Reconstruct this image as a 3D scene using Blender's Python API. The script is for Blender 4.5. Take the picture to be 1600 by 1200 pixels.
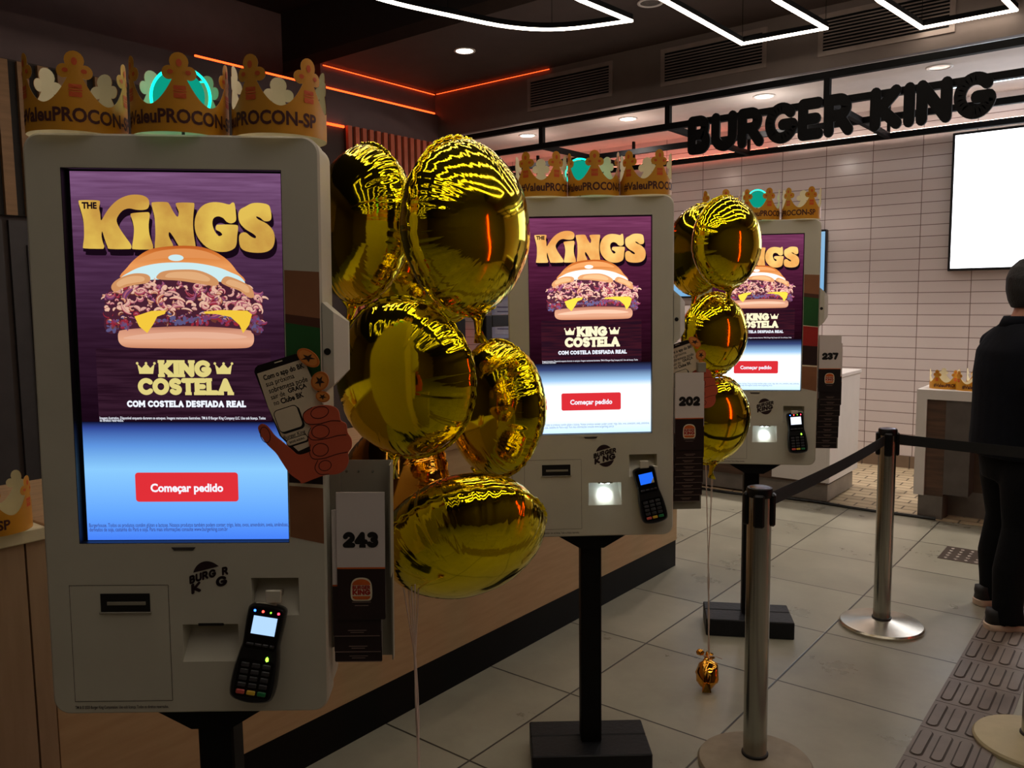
import bpy, bmesh, math, random
from mathutils import Vector, Matrix, Euler
PI = math.pi
R = math.radians
random.seed(7)
for o in list(bpy.data.objects):
    bpy.data.objects.remove(o)
SC = bpy.context.scene
COL = SC.collection

# ------------------------------------------------------------------ camera, world, exposure
cam_d = bpy.data.cameras.new('camera')
cam_d.sensor_width = 36.0
cam_d.lens = 36.0 * 1296.5 / 1600.0
cam_d.clip_start = 0.05
cam = bpy.data.objects.new('camera', cam_d)
COL.objects.link(cam)
cr = Vector((0.7826, 0.6224, -0.0115)); cdn = Vector((0.0538, -0.0860, -0.9948)); cf = Vector((-0.6194, 0.7786, -0.1006))
cf.normalize(); cr = (cr - cf * cr.dot(cf)).normalized(); cu = cr.cross(cf).normalized()
mw = Matrix.Identity(4)
for i in range(3):
    mw[i][0] = cr[i]; mw[i][1] = cu[i]; mw[i][2] = -cf[i]
mw[2][3] = 1.6
cam.matrix_world = mw
SC.camera = cam
SC.view_settings.view_transform = 'Standard'
SC.view_settings.look = 'None'
SC.view_settings.exposure = 0.0
SC.view_settings.gamma = 1.0
SC.view_settings.use_curve_mapping = False
W = bpy.data.worlds.new('world'); SC.world = W; W.use_nodes = True
W.node_tree.nodes['Background'].inputs[0].default_value = (0.6, 0.55, 0.5, 1)
W.node_tree.nodes['Background'].inputs[1].default_value = 0.02

# ------------------------------------------------------------------ materials
def lin(c):
    def f(x):
        x /= 255.0
        return x / 12.92 if x <= 0.04045 else ((x + 0.055) / 1.055) ** 2.4
    return (f(c[0]), f(c[1]), f(c[2]), 1.0)
MATS = {}
def newmat(name):
    m = bpy.data.materials.new(name); m.use_nodes = True
    nt = m.node_tree; nt.nodes.clear()
    out = nt.nodes.new('ShaderNodeOutputMaterial')
    return m, nt, out
def pbr(name, col, rough=0.5, metal=0.0, var=0.12, scale=8.0, bump=0.0, bscale=60.0, stretch=(1, 1, 1), coat=0.0, spec=0.5, col2=None, aniso=None):
    """procedural principled surface: colour varied by stretched noise"""
    if name in MATS: return MATS[name]
    m, nt, out = newmat(name); N = nt.nodes; L = nt.links
    b = N.new('ShaderNodeBsdfPrincipled'); L.new(b.outputs[0], out.inputs[0])
    tc = N.new('ShaderNodeTexCoord'); mp = N.new('ShaderNodeMapping'); mp.inputs['Scale'].default_value = stretch
    L.new(tc.outputs['Object'], mp.inputs[0])
    no = N.new('ShaderNodeTexNoise'); no.inputs['Scale'].default_value = scale; no.inputs['Detail'].default_value = 5
    L.new(mp.outputs[0], no.inputs['Vector'])
    ra = N.new('ShaderNodeValToRGB'); a = lin(col)
    c2 = lin(col2) if col2 else tuple(x * (1 - var) for x in a[:3]) + (1,)
    ra.color_ramp.elements[0].position = 0.35; ra.color_ramp.elements[1].position = 0.65
    ra.color_ramp.elements[0].color = c2
    ra.color_ramp.elements[1].color = a if col2 else tuple(min(1, x * (1 + var)) for x in a[:3]) + (1,)
    L.new(no.outputs['Fac'], ra.inputs[0]); L.new(ra.outputs[0], b.inputs['Base Color'])
    b.inputs['Roughness'].default_value = rough; b.inputs['Metallic'].default_value = metal
    b.inputs['Specular IOR Level'].default_value = spec; b.inputs['Coat Weight'].default_value = coat
    if bump:
        n2 = N.new('ShaderNodeTexNoise'); n2.inputs['Scale'].default_value = bscale; L.new(mp.outputs[0], n2.inputs['Vector'])
        bp = N.new('ShaderNodeBump'); bp.inputs['Strength'].default_value = bump; bp.inputs['Distance'].default_value = 0.01
        L.new(n2.outputs['Fac'], bp.inputs['Height']); L.new(bp.outputs[0], b.inputs['Normal'])
    MATS[name] = m
    return m
def emit(name, col, strength=1.0, col2=None, scale=20.0, stretch=(1, 1, 1), lo=0.4, hi=0.6, ramp=None):
    """something that gives off light; ramp = [(z, colour)] over object z, otherwise noise between two colours"""
    if name in MATS: return MATS[name]
    m, nt, out = newmat(name); N = nt.nodes; L = nt.links
    e = N.new('ShaderNodeEmission'); e.inputs[1].default_value = strength; L.new(e.outputs[0], out.inputs[0])
    e.inputs[0].default_value = lin(col)
    if col2 or ramp:
        tc = N.new('ShaderNodeTexCoord'); mp = N.new('ShaderNodeMapping'); mp.inputs['Scale'].default_value = stretch
        L.new(tc.outputs['Object'], mp.inputs[0])
        no = N.new('ShaderNodeTexNoise'); no.inputs['Scale'].default_value = scale; no.inputs['Detail'].default_value = 6
        L.new(mp.outputs[0], no.inputs['Vector'])
        src = None
        if ramp:
            sx = N.new('ShaderNodeSeparateXYZ'); L.new(tc.outputs['Object'], sx.inputs[0])
            mr = N.new('ShaderNodeMapRange'); mr.inputs[1].default_value = ramp[0][0]; mr.inputs[2].default_value = ramp[-1][0]
            L.new(sx.outputs[2], mr.inputs[0])
            cr_ = N.new('ShaderNodeValToRGB'); L.new(mr.outputs[0], cr_.inputs[0])
            z0, z1 = ramp[0][0], ramp[-1][0]
            els = cr_.color_ramp.elements
            while len(els) < len(ramp): els.new(0.5)
            for el, (z, c) in zip(els, ramp):
                el.position = (z - z0) / (z1 - z0); el.color = lin(c)
            src = cr_.outputs[0]
            if col2:
                mx = N.new('ShaderNodeMix'); mx.data_type = 'RGBA'; mx.blend_type = 'MULTIPLY'; mx.inputs[0].default_value = 1.0
                r2 = N.new('ShaderNodeValToRGB'); r2.color_ramp.elements[0].position = lo; r2.color_ramp.elements[1].position = hi
                r2.color_ramp.elements[0].color = lin(col2); r2.color_ramp.elements[1].color = (1, 1, 1, 1)
                L.new(no.outputs['Fac'], r2.inputs[0]); L.new(src, mx.inputs[6]); L.new(r2.outputs[0], mx.inputs[7])
                src = mx.outputs[2]
        else:
            r2 = N.new('ShaderNodeValToRGB'); r2.color_ramp.elements[0].position = lo; r2.color_ramp.elements[1].position = hi
            r2.color_ramp.elements[0].color = lin(col2); r2.color_ramp.elements[1].color = lin(col)
            L.new(no.outputs['Fac'], r2.inputs[0]); src = r2.outputs[0]
        L.new(src, e.inputs[0])
    MATS[name] = m
    return m
def tiles(name, col, grout, px, py, x0, y0, gw, rough=0.35, axes='XY', bond=0.0, stain=0.15, tvar=0.06, bumpy=0.0, warm=None):
    """square or brick tiles laid out in world metres from object coordinates (object at the origin)"""
    m, nt, out = newmat(name); N = nt.nodes; L = nt.links
    b = N.new('ShaderNodeBsdfPrincipled'); L.new(b.outputs[0], out.inputs[0])
    tc = N.new('ShaderNodeTexCoord'); sx = N.new('ShaderNodeSeparateXYZ'); L.new(tc.outputs['Object'], sx.inputs[0])
    def math_(op, a, bb=None):
        n = N.new('ShaderNodeMath'); n.operation = op
        for k, v in ((0, a), (1, bb)):
            if v is None: continue
            if isinstance(v, (int, float)): n.inputs[k].default_value = v
            else: L.new(v, n.inputs[k])
        return n.outputs[0]
    ax = sx.outputs['XYZ'.index(axes[0])]; ay = sx.outputs['XYZ'.index(axes[1])]
    v = math_('DIVIDE', math_('SUBTRACT', ay, y0), py); fv = math_('FRACT', v); iv = math_('FLOOR', v)
    u = math_('DIVIDE', math_('SUBTRACT', ax, x0), px)
    if bond: u = math_('ADD', u, math_('MULTIPLY', math_('MODULO', iv, 2.0), bond))
    fu = math_('FRACT', u); iu = math_('FLOOR', u)
    du = math_('MULTIPLY', math_('SUBTRACT', 0.5, math_('ABSOLUTE', math_('SUBTRACT', fu, 0.5))), px)
    dv = math_('MULTIPLY', math_('SUBTRACT', 0.5, math_('ABSOLUTE', math_('SUBTRACT', fv, 0.5))), py)
    d = math_('MINIMUM', du, dv)
    g = N.new('ShaderNodeMapRange'); L.new(d, g.inputs[0]); g.inputs[1].default_value = gw * 0.35; g.inputs[2].default_value = gw * 0.65
    wn = N.new('ShaderNodeTexWhiteNoise'); cb = N.new('ShaderNodeCombineXYZ'); L.new(iu, cb.inputs[0]); L.new(iv, cb.inputs[1]); L.new(cb.outputs[0], wn.inputs['Vector'])
    no = N.new('ShaderNodeTexNoise'); no.inputs['Scale'].default_value = 2.3; no.inputs['Detail'].default_value = 8; no.inputs['Roughness'].default_value = 0.65
    L.new(tc.outputs['Object'], no.inputs['Vector'])
    k = math_('ADD', math_('MULTIPLY', math_('SUBTRACT', wn.outputs[0], 0.5), tvar * 2), math_('MULTIPLY', math_('SUBTRACT', no.outputs['Fac'], 0.5), stain * 4))
    k = math_('ADD', k, 1.0)
    base = N.new('ShaderNodeMix'); base.data_type = 'RGBA'; base.blend_type = 'MULTIPLY'; base.inputs[0].default_value = 1
    base.inputs[6].default_value = lin(col); L.new(k, base.inputs[7])
    mx = N.new('ShaderNodeMix'); mx.data_type = 'RGBA'; L.new(g.outputs[0], mx.inputs[0]); mx.inputs[6].default_value = lin(grout); L.new(base.outputs[2], mx.inputs[7])
    L.new(mx.outputs[2], b.inputs['Base Color'])
    rr = math_('ADD', rough - 0.1, math_('MULTIPLY', no.outputs['Fac'], 0.25)); L.new(rr, b.inputs['Roughness'])
    bp = N.new('ShaderNodeBump'); bp.inputs['Strength'].default_value = 0.5; bp.inputs['Distance'].default_value = 0.002
    L.new(g.outputs[0], bp.inputs['Height']); L.new(bp.outputs[0], b.inputs['Normal'])
    MATS[name] = m
    return m
def foil(name, col):
    m, nt, out = newmat(name); N = nt.nodes; L = nt.links
    b = N.new('ShaderNodeBsdfPrincipled'); L.new(b.outputs[0], out.inputs[0])
    b.inputs['Metallic'].default_value = 1; b.inputs['Roughness'].default_value = 0.07
    tc = N.new('ShaderNodeTexCoord'); no = N.new('ShaderNodeTexNoise'); no.inputs['Scale'].default_value = 5
    L.new(tc.outputs['Object'], no.inputs['Vector'])
    ra = N.new('ShaderNodeValToRGB'); a = lin(col); ra.color_ramp.elements[0].color = tuple(x * 0.9 for x in a[:3]) + (1,); ra.color_ramp.elements[1].color = a
    L.new(no.outputs['Fac'], ra.inputs[0]); L.new(ra.outputs[0], b.inputs['Base Color'])
    # fine radial crinkle of the foil: noise in angle around the balloon's axis, stronger towards the seam
    sx = N.new('ShaderNodeSeparateXYZ'); L.new(tc.outputs['Object'], sx.inputs[0])
    at = N.new('ShaderNodeMath'); at.operation = 'ARCTAN2'; L.new(sx.outputs[0], at.inputs[0]); L.new(sx.outputs[2], at.inputs[1])
    ln = N.new('ShaderNodeVectorMath'); ln.operation = 'LENGTH'; cb0 = N.new('ShaderNodeCombineXYZ'); L.new(sx.outputs[0], cb0.inputs[0]); L.new(sx.outputs[2], cb0.inputs[2]); L.new(cb0.outputs[0], ln.inputs[0])
    cb = N.new('ShaderNodeCombineXYZ'); L.new(at.outputs[0], cb.inputs[0]); L.new(ln.outputs['Value'], cb.inputs[1])
    n2 = N.new('ShaderNodeTexNoise'); n2.inputs['Scale'].default_value = 9; n2.inputs['Detail'].default_value = 3; L.new(cb.outputs[0], n2.inputs['Vector'])
    mr = N.new('ShaderNodeMapRange'); L.new(ln.outputs['Value'], mr.inputs[0]); mr.inputs[1].default_value = 0.10; mr.inputs[2].default_value = 0.21; mr.inputs[3].default_value = 0.0; mr.inputs[4].default_value = 1.0
    mu = N.new('ShaderNodeMath'); mu.operation = 'MULTIPLY'; L.new(n2.outputs['Fac'], mu.inputs[0]); L.new(mr.outputs[0], mu.inputs[1])
    bp = N.new('ShaderNodeBump'); bp.inputs['Strength'].default_value = 0.16; bp.inputs['Distance'].default_value = 0.012; L.new(mu.outputs[0], bp.inputs['Height'])
    L.new(bp.outputs[0], b.inputs['Normal'])
    MATS[name] = m
    return m

# ------------------------------------------------------------------ mesh building
class MB:
    def __init__(s): s.v = []; s.f = []; s.m = []
    def add(s, vs, fs, mi=0, tf=None):
        o = len(s.v)
        s.v += [tuple(tf(v)) if tf else tuple(v) for v in vs]
        s.f += [tuple(i + o for i in f) for f in fs]; s.m += [mi] * len(fs)
        return s
    def box(s, x0, x1, y0, y1, z0, z1, mi=0, tf=None):
        vs = [(x, y, z) for x in (x0, x1) for y in (y0, y1) for z in (z0, z1)]
        return s.add(vs, [(0, 1, 3, 2), (4, 6, 7, 5), (0, 4, 5, 1), (2, 3, 7, 6), (0, 2, 6, 4), (1, 5, 7, 3)], mi, tf)
    def bbox(s, x0, x1, y0, y1, z0, z1, b=0.004, mi=0, tf=None):
        """box with chamfered vertical and horizontal edges"""
        b = min(b, (x1 - x0) / 2.01, (y1 - y0) / 2.01, (z1 - z0) / 2.01)
        def ring(i, z): return [(x0 + i, y0 + b * 1, z), (x0 + b, y0 + i, z), (x1 - b, y0 + i, z), (x1 - i, y0 + b, z), (x1 - i, y1 - b, z), (x1 - b, y1 - i, z), (x0 + b, y1 - i, z), (x0 + i, y1 - b, z)]
        def ringi(z): return [(x0 + b, y0 + b, z)] * 2 + [(x1 - b, y0 + b, z)] * 2 + [(x1 - b, y1 - b, z)] * 2 + [(x0 + b, y1 - b, z)] * 2
        rs = [ring(0, z0 + b), ring(0, z1 - b)]
        q = [(x0 + b, y0 + b), (x1 - b, y0 + b), (x1 - b, y1 - b), (x0 + b, y1 - b)]
        vs = rs[0] + rs[1] + [(a, c, z0) for a, c in q] + [(a, c, z1) for a, c in q]
        fs = [(i, (i + 1) % 8, 8 + (i + 1) % 8, 8 + i) for i in range(8)]
        for base, ro, flip in ((16, 0, 1), (20, 8, 0)):
            for k in range(4):
                a = ro + 2 * k; b2 = ro + 2 * k + 1; c = ro + (2 * k + 2) % 8
                t = (a, b2, base + k); u = (b2, c, base + (k + 1) % 4, base + k)
                fs += [t[::-1], u[::-1]] if flip else [t, u]
            r = (base, base + 1, base + 2, base + 3); fs.append(r[::-1] if flip else r)
        return s.add(vs, fs, mi, tf)
    def prism(s, poly, y0, y1, mi=0, tf=None, side=None):
        """polygon in (x, z) extruded from y0 (front) to y1"""
        n = len(poly)
        vs = [(x, y0, z) for x, z in poly] + [(x, y1, z) for x, z in poly]
        a = sum(poly[i][0] * poly[(i + 1) % n][1] - poly[(i + 1) % n][0] * poly[i][1] for i in range(n))
        f = tuple(range(n)); g = tuple(range(2 * n - 1, n - 1, -1))
        sd = [(i, i + n, (i + 1) % n + n, (i + 1) % n) for i in range(n)]
        if a < 0: f = f[::-1]; g = g[::-1]; sd = [q[::-1] for q in sd]
        s.add(vs, [f, g], mi, tf)
        o = len(s.v) - 2 * n
        s.f += [tuple(i + o for i in q) for q in sd]; s.m += [mi if side is None else side] * n
        return s
    def flat(s, poly, y, mi=0, tf=None):
        n = len(poly)
        a = sum(poly[i][0] * poly[(i + 1) % n][1] - poly[(i + 1) % n][0] * poly[i][1] for i in range(n))
        f = tuple(range(n))
        return s.add([(x, y, z) for x, z in poly], [f if a > 0 else f[::-1]], mi, tf)
    def rings(s, rs, mi=0, close=True, caps=True, tf=None):
        n = len(rs[0]); vs = [p for r in rs for p in r]; fs = []
        for k in range(len(rs) - 1):
            for i in range(n if close else n - 1):
                j = (i + 1) % n
                fs.append((k * n + i, k * n + j, (k + 1) * n + j, (k + 1) * n + i))
        if caps: fs += [tuple(range(n))[::-1], tuple(range((len(rs) - 1) * n, len(rs) * n))]
        return s.add(vs, fs, mi, tf)
    def lathe(s, prof, c=(0, 0, 0), n=32, mi=0, tf=None, axis='z'):
        rs = []
        for r, z in prof:
            ring = []
            for i in range(n):
                a = 2 * PI * i / n; x, y = r * math.cos(a), r * math.sin(a)
                p = (x, y, z) if axis == 'z' else (x, -z, y)
                ring.append((c[0] + p[0], c[1] + p[1], c[2] + p[2]))
            rs.append(ring)
        return s.rings(rs, mi, tf=tf)
    def tube(s, pts, rad, n=10, mi=0, caps=True, tf=None, flat=1.0):
        pts = [Vector(p) for p in pts]; k = len(pts)
        if not isinstance(rad, (list, tuple)): rad = [rad] * k
        up = Vector((0, 0, 1)); rs = []; prev = None
        for i, p in enumerate(pts):
            t = (pts[min(i + 1, k - 1)] - pts[max(i - 1, 0)]).normalized()
            if prev is None:
                a = up if abs(t.z) < 0.9 else Vector((1, 0, 0))
                u = t.cross(a).normalized()
            else:
                u = (prev - t * prev.dot(t)).normalized()
            w = t.cross(u).normalized(); prev = u
            rs.append([tuple(p + (u * math.cos(2 * PI * j / n) + w * flat * math.sin(2 * PI * j / n)) * rad[i]) for j in range(n)])
        return s.rings(rs, mi, caps=caps, tf=tf)
    def build(s, name, mats, parent=None, smooth=False, kind=None, auto=None):
        me = bpy.data.meshes.new(name); me.from_pydata(s.v, [], s.f)
        if not isinstance(mats, (list, tuple)): mats = [mats]
        for m in mats: me.materials.append(m)
        me.polygons.foreach_set('material_index', s.m)
        if smooth: me.polygons.foreach_set('use_smooth', [True] * len(me.polygons))
        me.update()
        if auto is not None:
            bm = bmesh.new(); bm.from_mesh(me)
            for e in bm.edges:
                if len(e.link_faces) == 2 and e.calc_face_angle(0) > R(auto): e.smooth = False
            for f in bm.faces: f.smooth = True
            bm.to_mesh(me); bm.free()
        o = bpy.data.objects.new(name, me); COL.objects.link(o)
        if parent is not None: o.parent = parent
        if kind: o['kind'] = kind
        return o
def tag(o, label, cat=None, group=None):
    o['label'] = label
    if cat: o['category'] = cat
    if group: o['group'] = group
    return o
def thing(name, label, cat, loc=(0, 0, 0), rz=0.0, group=None, parent=None):
    o = bpy.data.objects.new(name, None); COL.objects.link(o); o.empty_display_size = 0.1
    o.location = loc; o.rotation_euler = (0, 0, rz)
    return tag(o, label, cat, group)
def structure(mb, name, mats, **k):
    return mb.build(name, mats, kind='structure', **k)
def smooth_poly(pts, n=6, closed=True):
    """Catmull-Rom through 2D points"""
    out = []; k = len(pts)
    for i in range(k if closed else k - 1):
        g = (lambda j: pts[j % k]) if closed else (lambda j: pts[min(max(j, 0), k - 1)])
        p0, p1, p2, p3 = g(i - 1), g(i), g(i + 1), g(i + 2)
        for j in range(n):
            t = j / n
            out.append(tuple(0.5 * (2 * p1[a] + (p2[a] - p0[a]) * t + (2 * p0[a] - 5 * p1[a] + 4 * p2[a] - p3[a]) * t * t + (3 * p1[a] - p0[a] - 3 * p2[a] + p3[a]) * t ** 3) for a in range(len(p1))))
    if not closed: out.append(tuple(pts[-1]))
    return out
def rrect(x0, x1, z0, z1, r, n=6):
    p = []
    for cx, cz, a0 in ((x1 - r, z1 - r, 0), (x0 + r, z1 - r, 90), (x0 + r, z0 + r, 180), (x1 - r, z0 + r, 270)):
        for i in range(n + 1):
            a = R(a0 + 90 * i / n); p.append((cx + r * math.cos(a), cz + r * math.sin(a)))
    return p
def ell(cx, cz, rx, rz, n=24, rot=0.0, a0=0, a1=360):
    full = abs(a1 - a0) >= 360; p = []
    for i in range(n if full else n + 1):
        a = R(a0 + (a1 - a0) * i / n); x, z = rx * math.cos(a), rz * math.sin(a)
        p.append((cx + x * math.cos(rot) - z * math.sin(rot), cz + x * math.sin(rot) + z * math.cos(rot)))
    return p
# --- lettering: built-in font as mesh, and a heavy stroke alphabet
TXT = {}
def text_geo(s, bold=0.0, spacing=1.0):
    key = (s, bold, spacing)
    if key not in TXT:
        c = bpy.data.curves.new('t', 'FONT'); c.body = s; c.size = 1.0; c.offset = bold; c.space_character = spacing
        c.resolution_u = 3
        o = bpy.data.objects.new('t', c)
        me = bpy.data.meshes.new_from_object(o)
        v = [(p.co.x, p.co.y) for p in me.vertices]; f = [tuple(p.vertices) for p in me.polygons]
        bpy.data.objects.remove(o); bpy.data.curves.remove(c); bpy.data.meshes.remove(me)
        x0 = min(a for a, b in v); x1 = max(a for a, b in v)
        TXT[key] = ([((a - x0) / (x1 - x0), b) for a, b in v], f, x1 - x0)
    return TXT[key]
def put_text(mb, s, cx, cz, width, y, mi=0, bold=0.0, hs=1.0, align='c', rot=0.0, spacing=1.0, tf=None):
    v, f, w = text_geo(s, bold, spacing)
    k = width / w * hs
    off = {'c': -0.5, 'l': 0.0, 'r': -1.0}[align]
    vs = []
    for a, b in v:
        x = (a + off) * width; z = (b - 0.35) * k
        vs.append((cx + x * math.cos(rot) - z * math.sin(rot), y, cz + x * math.sin(rot) + z * math.cos(rot)))
    mb.add(vs, f, mi, tf)
def arc(cx, cy, rx, ry, a0, a1, n=10):
    return [(cx + rx * math.cos(R(a0 + (a1 - a0) * i / n)), cy + ry * math.sin(R(a0 + (a1 - a0) * i / n))) for i in range(n + 1)]
A, B_ = 0.13, 0.87
GL = {
 'B': (0.74, [[(A, A), (A, B_)], [(A, B_), (.40, B_)] + arc(.40, .69, .17, .18, 90, -90) + [(A, .51)], [(.42, .51)] + arc(.42, .32, .19, .19, 90, -90) + [(A, A)]], [(A, A), (A, B_)]),
 'U': (0.80, [[(A, B_), (A, .38)] + arc(.40, .38, .27, .25, 180, 360) + [(.67, B_)]], [(A, B_), (.67, B_)]),
 'R': (0.80, [[(A, A), (A, B_)], [(A, B_), (.42, B_)] + arc(.42, .68, .18, .19, 90, -90) + [(A, .49)], [(.40, .48), (.66, A)]], [(A, A), (A, B_), (.66, A)]),
 'G': (0.92, [arc(.48, .5, .35, .37, 42, 345, 18) + [(.80, .46), (.52, .46)]], []),
 'E': (0.68, [[(A, A), (A, B_)], [(A, B_), (.56, B_)], [(A, .5), (.50, .5)], [(A, A), (.57, A)]], [(A, A), (A, B_)]),
 'K': (0.80, [[(A, A), (A, B_)], [(.64, B_), (.26, .5), (.67, A)]], [(A, A), (A, B_), (.64, B_), (.67, A)]),
 'I': (0.26, [[(A, A), (A, B_)]], [(A, A), (A, B_)]),
 'N': (0.84, [[(A, A), (A, B_), (.71, A), (.71, B_)]], [(A, A), (A, B_), (.71, B_)]),
 'C': (0.84, [arc(.48, .5, .35, .37, 45, 315, 18)], []),
 'O': (0.96, [arc(.48, .5, .35, .37, 0, 360, 24)], []),
 'S': (0.72, [arc(.36, .69, .23, .18, 30, 270, 12) + arc(.36, .31, .23, .18, 90, -150, 12)], []),
 'T': (0.74, [[(A - .03, B_), (.64, B_)], [(.37, B_), (.37, A)]], [(.37, A)]),
 'L': (0.66, [[(A, B_), (A, A), (.56, A)]], [(A, B_), (A, A)]),
 'A': (0.86, [[(A, A), (.43, B_), (.73, A)], [(.25, .36), (.61, .36)]], [(A, A), (.73, A)]),
 'M': (1.0, [[(A, A), (A, B_), (.5, .35), (.87, B_), (.87, A)]], [(A, A), (.87, A), (A, B_), (.87, B_)]),
 'D': (0.84, [[(A, A), (A, B_), (.36, B_)] + arc(.36, .5, .34, .37, 90, -90, 12) + [(A, A)]], [(A, A), (A, B_)]),
 'F': (0.66, [[(A, A), (A, B_)], [(A, B_), (.56, B_)], [(A, .5), (.48, .5)]], [(A, A), (A, B_)]),
 'H': (0.84, [[(A, A), (A, B_)], [(.71, A), (.71, B_)], [(A, .5), (.71, .5)]], [(A, A), (A, B_), (.71, A), (.71, B_)]),
 '2': (0.76, [arc(.38, .64, .24, .23, 165, -30, 12) + [(A, A), (.64, A)]], []),
 '4': (0.80, [[(.50, A), (.50, B_), (A, .36), (.70, .36)]], [(.50, A)]),
 '3': (0.74, [arc(.34, .68, .22, .19, 140, -80, 10) + arc(.34, .32, .24, .2, 80, -150, 10)], []),
 '0': (0.84, [arc(.42, .5, .28, .37, 0, 360, 20)], []),
 '7': (0.72, [[(A, B_), (.60, B_), (.32, A)]], [(A, B_)]),
 ' ': (0.34, [], []),
}
def stroke_polys(s, t=0.27, serif=0.0, gap=0.06, cap=True):
    """list of 2D polygons (unit height) for a heavy word, and its width"""
    x = 0.0; out = []
    for ch in s:
        w, lines, sf = GL[ch]
        for ln in lines:
            for i in range(len(ln) - 1):
                (ax, ay), (bx, by) = ln[i], ln[i + 1]
                dx, dy = bx - ax, by - ay; l = math.hypot(dx, dy) or 1e-6
                nx, ny = -dy / l * t / 2, dx / l * t / 2
                out.append([(x + ax + nx, ay + ny), (x + ax - nx, ay - ny), (x + bx - nx, by - ny), (x + bx + nx, by + ny)])
            for (ax, ay) in (ln if cap else ln[1:-1]):
                out.append([(x + ax + t / 2 * math.cos(k * PI / 6), ay + t / 2 * math.sin(k * PI / 6)) for k in range(12)])
        if serif:
            for (ax, ay) in sf:
                h = t * 0.30; sy = ay + (t / 2 - h if ay > .5 else -t / 2 + h)
                out.append([(x + ax - t / 2 - serif, sy - h), (x + ax + t / 2 + serif, sy - h), (x + ax + t / 2 + serif, sy + h), (x + ax - t / 2 - serif, sy + h)])
        x += w + gap
    return out, x - gap
def put_word(mb, s, cx, cz, width, height, y0, mi=0, t=0.27, serif=0.0, gap=0.06, rot=0.0, skew=0.0, depth=None, tf=None, arch=0.0):
    polys, w = stroke_polys(s, t, serif, gap)
    c, sn = math.cos(rot), math.sin(rot)
    for j, p in enumerate(polys):
        q = []; y = y0 - (j % 9) * 2e-5
        for a, b in p:
            X = (a / w - 0.5) * width; Z = (b - 0.5) * height + skew * X + arch * (1 - (2 * X / width) ** 2)
            q.append((cx + X * c - Z * sn, cz + X * sn + Z * c))
        if depth: mb.prism(q, y, y + depth, mi, tf)
        else: mb.flat(q, y, mi, tf)

# ------------------------------------------------------------------ common materials
M_shell = pbr('kiosk_white_plastic', (204, 200, 184), 0.42, var=0.03)
M_shell2 = pbr('kiosk_side_grey', (150, 145, 130), 0.4, var=0.05)
M_black = pbr('black_satin_metal', (14, 14, 15), 0.45, var=0.2)
M_blackp = pbr('black_plastic', (13, 13, 15), 0.35, var=0.15, spec=0.35)
M_slab = pbr('black_painted_steel_slab', (22, 24, 29), 0.5, var=0.2, bump=0.15, spec=0.3)
M_post = pbr('black_powder_coat', (10, 10, 11), 0.6, var=0.2, spec=0.2)
M_chrome = pbr('brushed_steel', (178, 178, 172), 0.22, 1.0, var=0.1, scale=30, stretch=(1, 1, 0.05), bump=0.05, bscale=90)
M_gold_card = pbr('gold_card', (205, 142, 28), 0.45, var=0.08)
M_cream = pbr('cream_card', (225, 215, 180), 0.7, var=0.05)
M_brownprint = pbr('brown_print', (70, 25, 22), 0.6)
M_orange = pbr('orange_print', (215, 98, 30), 0.6)
M_jewel = pbr('red_orange_print', (205, 84, 28), 0.6)
M_redprint = pbr('red_print', (175, 40, 30), 0.6)
M_creamprint = pbr('cream_print', (235, 222, 190), 0.6)
M_foil = foil('gold_foil', (240, 218, 18))
M_foil2 = foil('amber_foil', (235, 165, 60))
M_string = pbr('white_ribbon', (225, 208, 196), 0.4, var=0.1)
M_wood = pbr('light_oak_laminate', (200, 168, 126), 0.45, scale=5.0, stretch=(1, 1, 9), col2=(191, 158, 117))
M_darkwood = pbr('dark_wood', (92, 66, 48), 0.5, var=0.2, scale=3.0, stretch=(1, 1, 12), col2=(68, 48, 36))
M_frame = pbr('black_steel_frame', (7, 7, 8), 0.7, var=0.2, spec=0.15)
M_white = pbr('white_laminate', (215, 210, 205), 0.4, var=0.02)

# ------------------------------------------------------------------ the setting
ZC, ZK = 3.715, 3.30      # dining ceiling, kitchen ceiling
YF, YW = 6.40, 8.23       # fascia plane, back wall plane
XW = -5.98
P_ = 0.6225
m_floor = tiles('floor_porcelain', (152, 149, 133), (52, 49, 43), P_, P_, -1.2205, 2.675, 0.008, rough=0.28, stain=0.215, tvar=0.07)
b = MB(); b.box(-7.6, 3.2, -5.5, 6.42, -0.1, 0.0); structure(b, 'floor', m_floor)
m_brick = tiles('kitchen_brick_floor', (190, 172, 140), (90, 78, 62), 0.21, 0.105, -1.0, 6.5, 0.012, rough=0.4, bond=0.5)
b = MB(); b.box(-9.5, 3.2, 6.42, 8.4, -0.1, 0.004); structure(b, 'floor', m_brick)
m_wt = tiles('white_wall_tile', (208, 197, 194), (118, 98, 92), 0.425, 0.1007, -1.824, 0.115, 0.006, rough=0.2, axes='XZ', stain=0.02, tvar=0.03)
b = MB(); b.box(-9.5, 3.2, YW, YW + 0.1, 0.115, 3.6); structure(b, 'wall_back', m_wt)
b = MB(); b.box(-9.5, 3.2, YW - 0.012, YW + 0.1, 0.0, 0.115); structure(b, 'baseboard_back', tiles('baseboard_tile', (120, 100, 82), (60, 50, 42), 0.21, 0.3, -1.0, -0.1, 0.008, axes='XZ'))
m_dark = pbr('dark_brown_paint', (58, 44, 38), 0.7, var=0.08)
m_darker = pbr('black_brown_paint', (30, 24, 21), 0.7, var=0.1)
m_fascia = pbr('taupe_fascia_paint', (96, 84, 78), 0.65, var=0.05)
m_mauve = pbr('mauve_wall_paint', (98, 80, 80), 0.65, var=0.05)
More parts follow.
